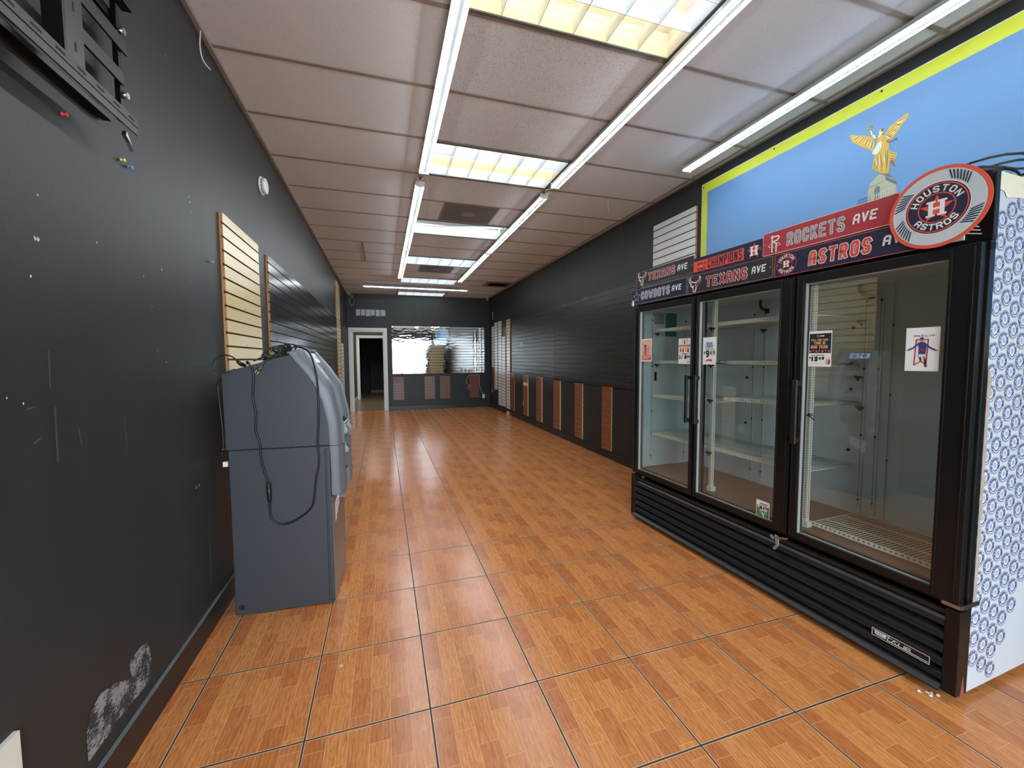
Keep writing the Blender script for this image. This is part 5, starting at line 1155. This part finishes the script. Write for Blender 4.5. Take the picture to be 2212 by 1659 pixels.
q = MB(); q.tube(spline([(-.022, .03, 1.26), (-.030, .0, 1.22), (-.026, .0, 1.12), (-.020, .0, 1.0), (-.02, .0, .92), (-.028, .0, .86)], 6), .0045, MC, 7); q.tube([(-.020, .0, .90), (-.026, .0, .885)], .012, MC, 8); athing(q.build('rear_cable'), 'black cable running down behind the back edge of the cash machine', 'cable')
q = MB(); q.box(-.03, -.008, .01, .03, .80, .825, M_WHITE); athing(q.build('wall_plug'), 'white plug peeking out behind the cash machine', 'plug')

# ---------------------------------------------------------------- wall mount, top left (local Y along the wall)
M_MNT = P('mount_black_metal', (20, 20, 21), .34, metal=.4, noise=.2, nscale=10); M_MNT2 = P('mount_grey_face', (44, 43, 42), .4, metal=.2)
mo = empty('screen_wall_mount', 'black metal television wall mount without a screen, upper left wall', 'wall mount', (XL, 1.45, 2.1))
def W(y, z, o): return (o, y-1.45, z-2.1)
def mbar(name, y0, y1, z0, z1, o0, o1, m=None, slots=None, par=None):
    b = MB(); b.box(o0, o1, y0-1.45, y1-1.45, z0-2.1, z1-2.1, m or M_MNT)
    if slots:
        n, vert = slots
        for i in range(n):
            if vert: zz = z0+(z1-z0)*(i+.5)/n; b.box(o1, o1+.0006, (y0+y1)/2-1.45-.003, (y0+y1)/2-1.45+.003, zz-2.1-.012, zz-2.1+.012, M_HOLE)
            else: yy = y0+(y1-y0)*(i+.5)/n; b.box(o0+.006, o1-.006, yy-1.45-.016, yy-1.45+.016, z1-2.1, z1-2.1+.0006, M_HOLE); b.box(o1, o1+.0006, yy-1.45-.016, yy-1.45+.016, (z0+z1)/2-2.1-.003, (z0+z1)/2-2.1+.003, M_HOLE)
    return b.build(name, mo, bevel=.0015)
mbar('lower_rail', 1.02, 1.70, 2.112, 2.138, .090, .104, None, (9, False))
mbar('lower_rail_lip', 1.02, 1.695, 2.085, 2.110, .100, .104)
mbar('wall_rail', 1.00, 1.71, 2.128, 2.146, .004, .03)
mbar('upper_wall_rail', 1.10, 1.80, 2.47, 2.50, .004, .03)
mbar('upright', 1.405, 1.475, 2.135, 2.75, .074, .092, M_MNT2, (6, True)); mbar('upright', 1.16, 1.20, 2.135, 2.75, .074, .092, M_MNT2, (6, True))
mbar('upright_edge', 1.395, 1.405, 2.135, 2.75, .05, .094)
mbar('cross_plate', 1.475, 1.74, 2.262, 2.305, .048, .056, M_MNT2); mbar('cross_plate', 1.475, 1.77, 2.375, 2.42, .048, .056, M_MNT2)
mbar('side_post', 1.735, 1.752, 2.15, 2.60, .03, .046)
mbar('top_rail', 1.10, 1.74, 2.50, 2.53, .06, .09)
for z in (2.235, 2.44): b = MB(); b.cyl(W(1.745, z, .04), W(1.745, z, .062), .010, M_STEEL, 12); b.build('bolt', mo)
b = MB(); b.prism([W(1.695, 2.085, .06), W(1.72, 2.072, .06), W(1.735, 2.05, .06), W(1.72, 2.075, .06), W(1.70, 2.10, .06)], (.012, 0, 0), M_STEEL); b.build('hook_end', mo)

# ---------------------------------------------------------------- small things on the walls
def pin(name, label, y, z, col, out=.014):
    o = MB(); m = P('pin_'+name, col, .35); o.cyl((XL+.0002, y, z), (XL+.004, y, z), .0015, M_STEEL, 6); o.tube([(XL+.004, y, z), (XL+.006, y, z), (XL+.012, y, z), (XL+.014, y, z), (XL+.0165, y, z)], [.0062, .0045, .0032, .0052, .0056], m, 12)
    return tag(o.build('push_pin'), label, 'push pin', 'push pins on the left wall')
pin('red', 'red push pin below the screen mount', 1.528, 2.048, (220, 60, 80)); pin('yellow', 'yellow-green push pin beside a blue one on the left wall', 1.800, 2.045, (190, 220, 50)); pin('blue', 'blue push pin next to the yellow-green one', 1.843, 2.040, (70, 140, 200)); pin('green', 'small green push pin left of the cream slatwall', 2.55, 1.865, (60, 200, 70))
o = empty('smoke_detector', 'white round smoke detector high on the left wall', 'smoke detector', (XL, 3.60, 2.665)); o.rotation_euler = (0, R(90), 0)
b = MB(); b.cyl((0, 0, .0005), (0, 0, .014), .066, M_WHITE, 36); b.build('base', o)
b = MB(); b.tube([(0, 0, .016), (0, 0, .022)], .050, P('detector_gap', (120, 122, 120), .6), 30); b.tube([(0, 0, .022), (0, 0, .038), (0, 0, .044), (0, 0, .046)], [.058, .057, .050, .034], M_WHITE, 36); b.build('cover', o)
b = MB()
for i in range(12): t = 2*math.pi*i/12; b.box(.049*math.cos(t)-.003, .049*math.cos(t)+.003, .049*math.sin(t)-.003, .049*math.sin(t)+.003, .014, .024, M_WHITE)
b.build('vent_ribs', o)
# scuffs, nicks and staples
ch = P('bare_plaster_nick', (196, 196, 190), .8)
def on_l(px): return px
nicks = [(75, 515), (82, 517), (66, 596), (209, 524), (403, 287), (408, 425), (410, 437), (414, 458), (349, 582), (310, 597), (411, 608), (328, 663), (340, 758), (359, 782), (424, 1053), (430, 1048), (456, 853), (14, 860), (50, 872), (357, 121), (435, 121), (81, 421)]
fwv, rtv, upv = fw, rt, up
def ray_wall(px, py, x=XL):
    d = fwv+rtv*((px-1106)/F_PX)-upv*((py-829.5)/F_PX); t = (x-0)/d.x; return (d.y*t, 1.3491+d.z*t)
nm = None; random.seed(9)
for i, (px, py) in enumerate(nicks):
    y, z = ray_wall(px, py); s_ = random.uniform(.7, 1.5)*(.0035 if i not in (0, 1, 14, 15) else .006)
    o = MB(); n = 6; o.poly([(XL+.0006, y+s_*math.cos(t)*random.uniform(.5, 1), z+s_*1.3*math.sin(t)*random.uniform(.5, 1)) for t in [2*math.pi*k/n for k in range(n)]], ch)
    if nm is None: nm = MB()
    b0 = len(nm.v); nm.v += o.v; nm.f += [tuple(b0+k for k in f) for f in o.f]; nm.mi += [nm.mid(ch)]*len(o.f); nm.sm += o.sm
# pale scrapes with direction
for (a, b_, w_) in (((104, 755), (108, 840), .007), (((118, 880)), (125, 1000), .007), ((55, 885), (76, 878), .006), ((168, 920), (176, 960), .005), ((415, 795), (452, 792), .004), ((447, 853), (462, 852), .006), ((72, 958), (90, 945), .006)):
    A, B = ray_wall(*a), ray_wall(*b_); strokes(nm, [[A, B]], w_/2, P('dusty_scrape', (56, 60, 60), .8), 0, lambda y, z, d: (XL+.0005, y, z), join=False)
struct(nm.build('wall_nicks'))
# peeled paint patch near the baseboard
def peel_mat():
    m = bpy.data.materials.new('peeled_paint'); m.use_nodes = True; n = m.node_tree.nodes; l = m.node_tree.links; b = n['Principled BSDF']
    tc = n.new('ShaderNodeTexCoord'); mp = n.new('ShaderNodeMapping'); mp.inputs['Rotation'].default_value = (R(35), 0, 0); mp.inputs['Scale'].default_value = (1, 60, 190); l.new(tc.outputs['Object'], mp.inputs[0])
    t = n.new('ShaderNodeTexNoise'); t.inputs['Scale'].default_value = 1.0; t.inputs['Detail'].default_value = 8; t.inputs['Roughness'].default_value = .72; l.new(mp.outputs[0], t.inputs['Vector'])
    t5 = n.new('ShaderNodeTexNoise'); t5.inputs['Scale'].default_value = 16; t5.inputs['Detail'].default_value = 4; l.new(tc.outputs['Object'], t5.inputs['Vector'])
    k = mth(n, l, 'GREATER_THAN', t.outputs['Fac'], mth(n, l, 'MULTIPLY_ADD', t5.outputs['Fac'], -.75, .90))
    l.new(mixc(n, l, k, (.024, .028, .030), (.27, .26, .26)), b.inputs['Base Color']); b.inputs['Roughness'].default_value = .7; return m
pk = MB(); PM = peel_mat()
for pts in ([(320, 1385), (329, 1440), (322, 1470), (300, 1500), (285, 1470), (278, 1430), (300, 1400)], [(322, 1470), (300, 1500), (262, 1545), (232, 1590), (208, 1622), (190, 1648), (186, 1590), (192, 1545), (215, 1500), (250, 1475), (285, 1466)]):
    pk.poly([(XL+.0007+.0002*(len(pts) > 8), *ray_wall(*q)) for q in pts], PM)
struct(pk.build('wall_peeled_patch'))
# white cover plate at lower left, outlets, card, cameras
def plate(label, side, a, z, w_=.07, h_=.115, kind='outlet', name='outlet_plate'):
    f = {'L': lambda p, d, q: (XL+d, p, q), 'R': lambda p, d, q: (XR-d, p, q), 'B': lambda p, d, q: (p, D-d, q)}[side]
    o = bpy.data.objects.new(name, None); COL.objects.link(o); o.location = f(a, 0, z); tag(o, label, kind)
    loc = Vector(f(a, 0, z))
    def bx(p0, p1, d0, d1, q0, q1, m, nm_):
        A = Vector(f(a+p0, d0, z+q0))-loc; B = Vector(f(a+p1, d1, z+q1))-loc; mb = MB(); mb.box(A.x, B.x, A.y, B.y, A.z, B.z, m); return mb.build(nm_, o)
    bx(-w_/2, w_/2, .0005, .006, -h_/2, h_/2, M_PAPER, 'cover')
    for s_ in (-1, 1): bx(-.016, .016, .006, .0075, s_*h_*.22-.014, s_*h_*.22+.014, P('outlet_face', (206, 206, 200), .5), 'socket')
    return o
plate('white outlet at right end of the back wall with cord plugged in', 'B', 2.682, .30)
plate('white outlet low on the right wall beside the cream-patched strip', 'R', 8.29, .39)
plate('white outlet low on the left wall behind the cash machine, seen in cooler glass', 'L', 4.23, .35)
plate('small white plate on right wall near the back corner', 'R', 10.98, .47, .05, .10)
o = MB(); y, z = ray_wall(28, 1580); o.box(XL+.0005, XL+.012, y-.30, y, z-.45, z, P('offwhite_plate', (214, 212, 198), .6, noise=.05, nscale=30)); tag(o.build('cover_plate'), 'off-white cover plate cut off by lower left corner of photo', 'cover plate')
o = MB(); o.box(XR-.021, XR-.0195, 8.30, 8.41, 1.625, 1.705, M_PAPER); tag(o.build('white_card'), 'small white card stuck on the far black slatwall', 'card')
o = MB(); o.box(XR-.055, XR-.0145, 9.30, 9.42, .0, .075, P('cream_foot', (206, 196, 160), .5)); tag(o.build('floor_block'), 'small cream block at foot of right wall below the white column', 'block')
for (y, z, lb) in ((6.22, 2.28, 'half-round dull patch at top edge of the nearer black slatwall, left one'), (5.45, 2.285, 'half-round dull patch at top edge of nearer black slatwall, right one')):
    o = MB(); o.prism([(XR-.0205, y+.10*math.cos(R(18*i)), 2.20+.055*math.sin(R(18*i))) for i in range(11)], (.001, 0, 0), P('dull_patch', (74, 82, 88), .45)); tag(o.build('half_round_sticker'), lb, 'sticker')
def camera(label, x, y, s):
    o = empty('security_camera', label, 'camera', (x, y, H-.02))
    b = MB(); b.cyl((0, 0, .018), (0, 0, -.0), .03, M_WHITE, 20); b.build('mount_base', o)
    b = MB(); b.tube([(0, 0, 0), (0, -.01, -.012), (s*.015, -.03, -.02)], .012, M_WHITE, 10); b.build('arm', o)
    b = MB(); b.tube([(s*.005, -.0, -.025), (s*.01, -.02, -.027), (s*.03, -.075, -.04), (s*.031, -.08, -.041)], [.024, .027, .027, .02], M_WHITE, 16); b.build('camera_body', o)
    b = MB(); b.cyl((s*.031, -.081, -.041), (s*.032, -.083, -.0415), .017, M_HOLE, 14); b.build('lens', o)
camera('small white security camera in the back left ceiling corner', XL+.06, D-.10, 1); camera('small white security camera in the back right ceiling corner', XR-.07, D-.10, -1)
wire([(XL+.09, D-.09, 2.99), (XL+.14, D-.05, 2.99), (XL+.15, D-.03, 2.93), (XL+.19, D-.02, 2.82), (XL+.13, D-.02, 2.71), (XL+.07, D-.02, 2.82), (XL+.12, D-.03, 2.92), (XL+.10, D-.04, 2.97)], 'camera_cable', 'pale cable hanging in a diamond loop below the left security camera', .008, P('grey_cable', (150, 150, 144), .5), cat='cable')
wire([(2.66, D-.012, .34), (2.58, D-.012, .56), (2.555, D-.02, .78), (2.56, D-.025, .885), (2.50, D-.03, .91), (2.40, D-.03, .90), (2.31, D-.03, .91), (2.24, D-.02, .86), (2.20, D-.012, .74), (2.22, D-.012, .65), (2.31, D-.028, .60), (2.23, D-.012, .57), (2.25, D-.012, .52), (2.30, D-.028, .51)], 'draped_cable', 'white cord draped over the dark red-brown slatwall square', .007, P('grey_cord', (170, 168, 164), .5), cat='cord')
wire([(XR-.012, 10.78, 2.62), (XR-.014, 10.79, 2.5), (XR-.012, 10.77, 2.40)], 'dangling_wire', 'pale wire hanging down high on the right wall near back corner', .006)
o = MB(); o.box(XR-.03, XR-.0195, 4.285, 4.30, 1.02, 1.065, M_STEEL); o.box(XR-.045, XR-.0195, 4.285, 4.30, 1.062, 1.068, M_STEEL); tag(o.build('slatwall_hook'), 'small metal hook on black slatwall beside the cooler', 'hook')
o = MB(); o.cyl((.62, 1.32, 0), (.62, 1.32, .003), .008, P('screw_grey', (190, 186, 176), .4), 10) ; q = o.build('screw'); tag(q, 'tiny pale screw lying on a floor tile near the camera', 'screw'); q.location = (-.83, .55, 0)
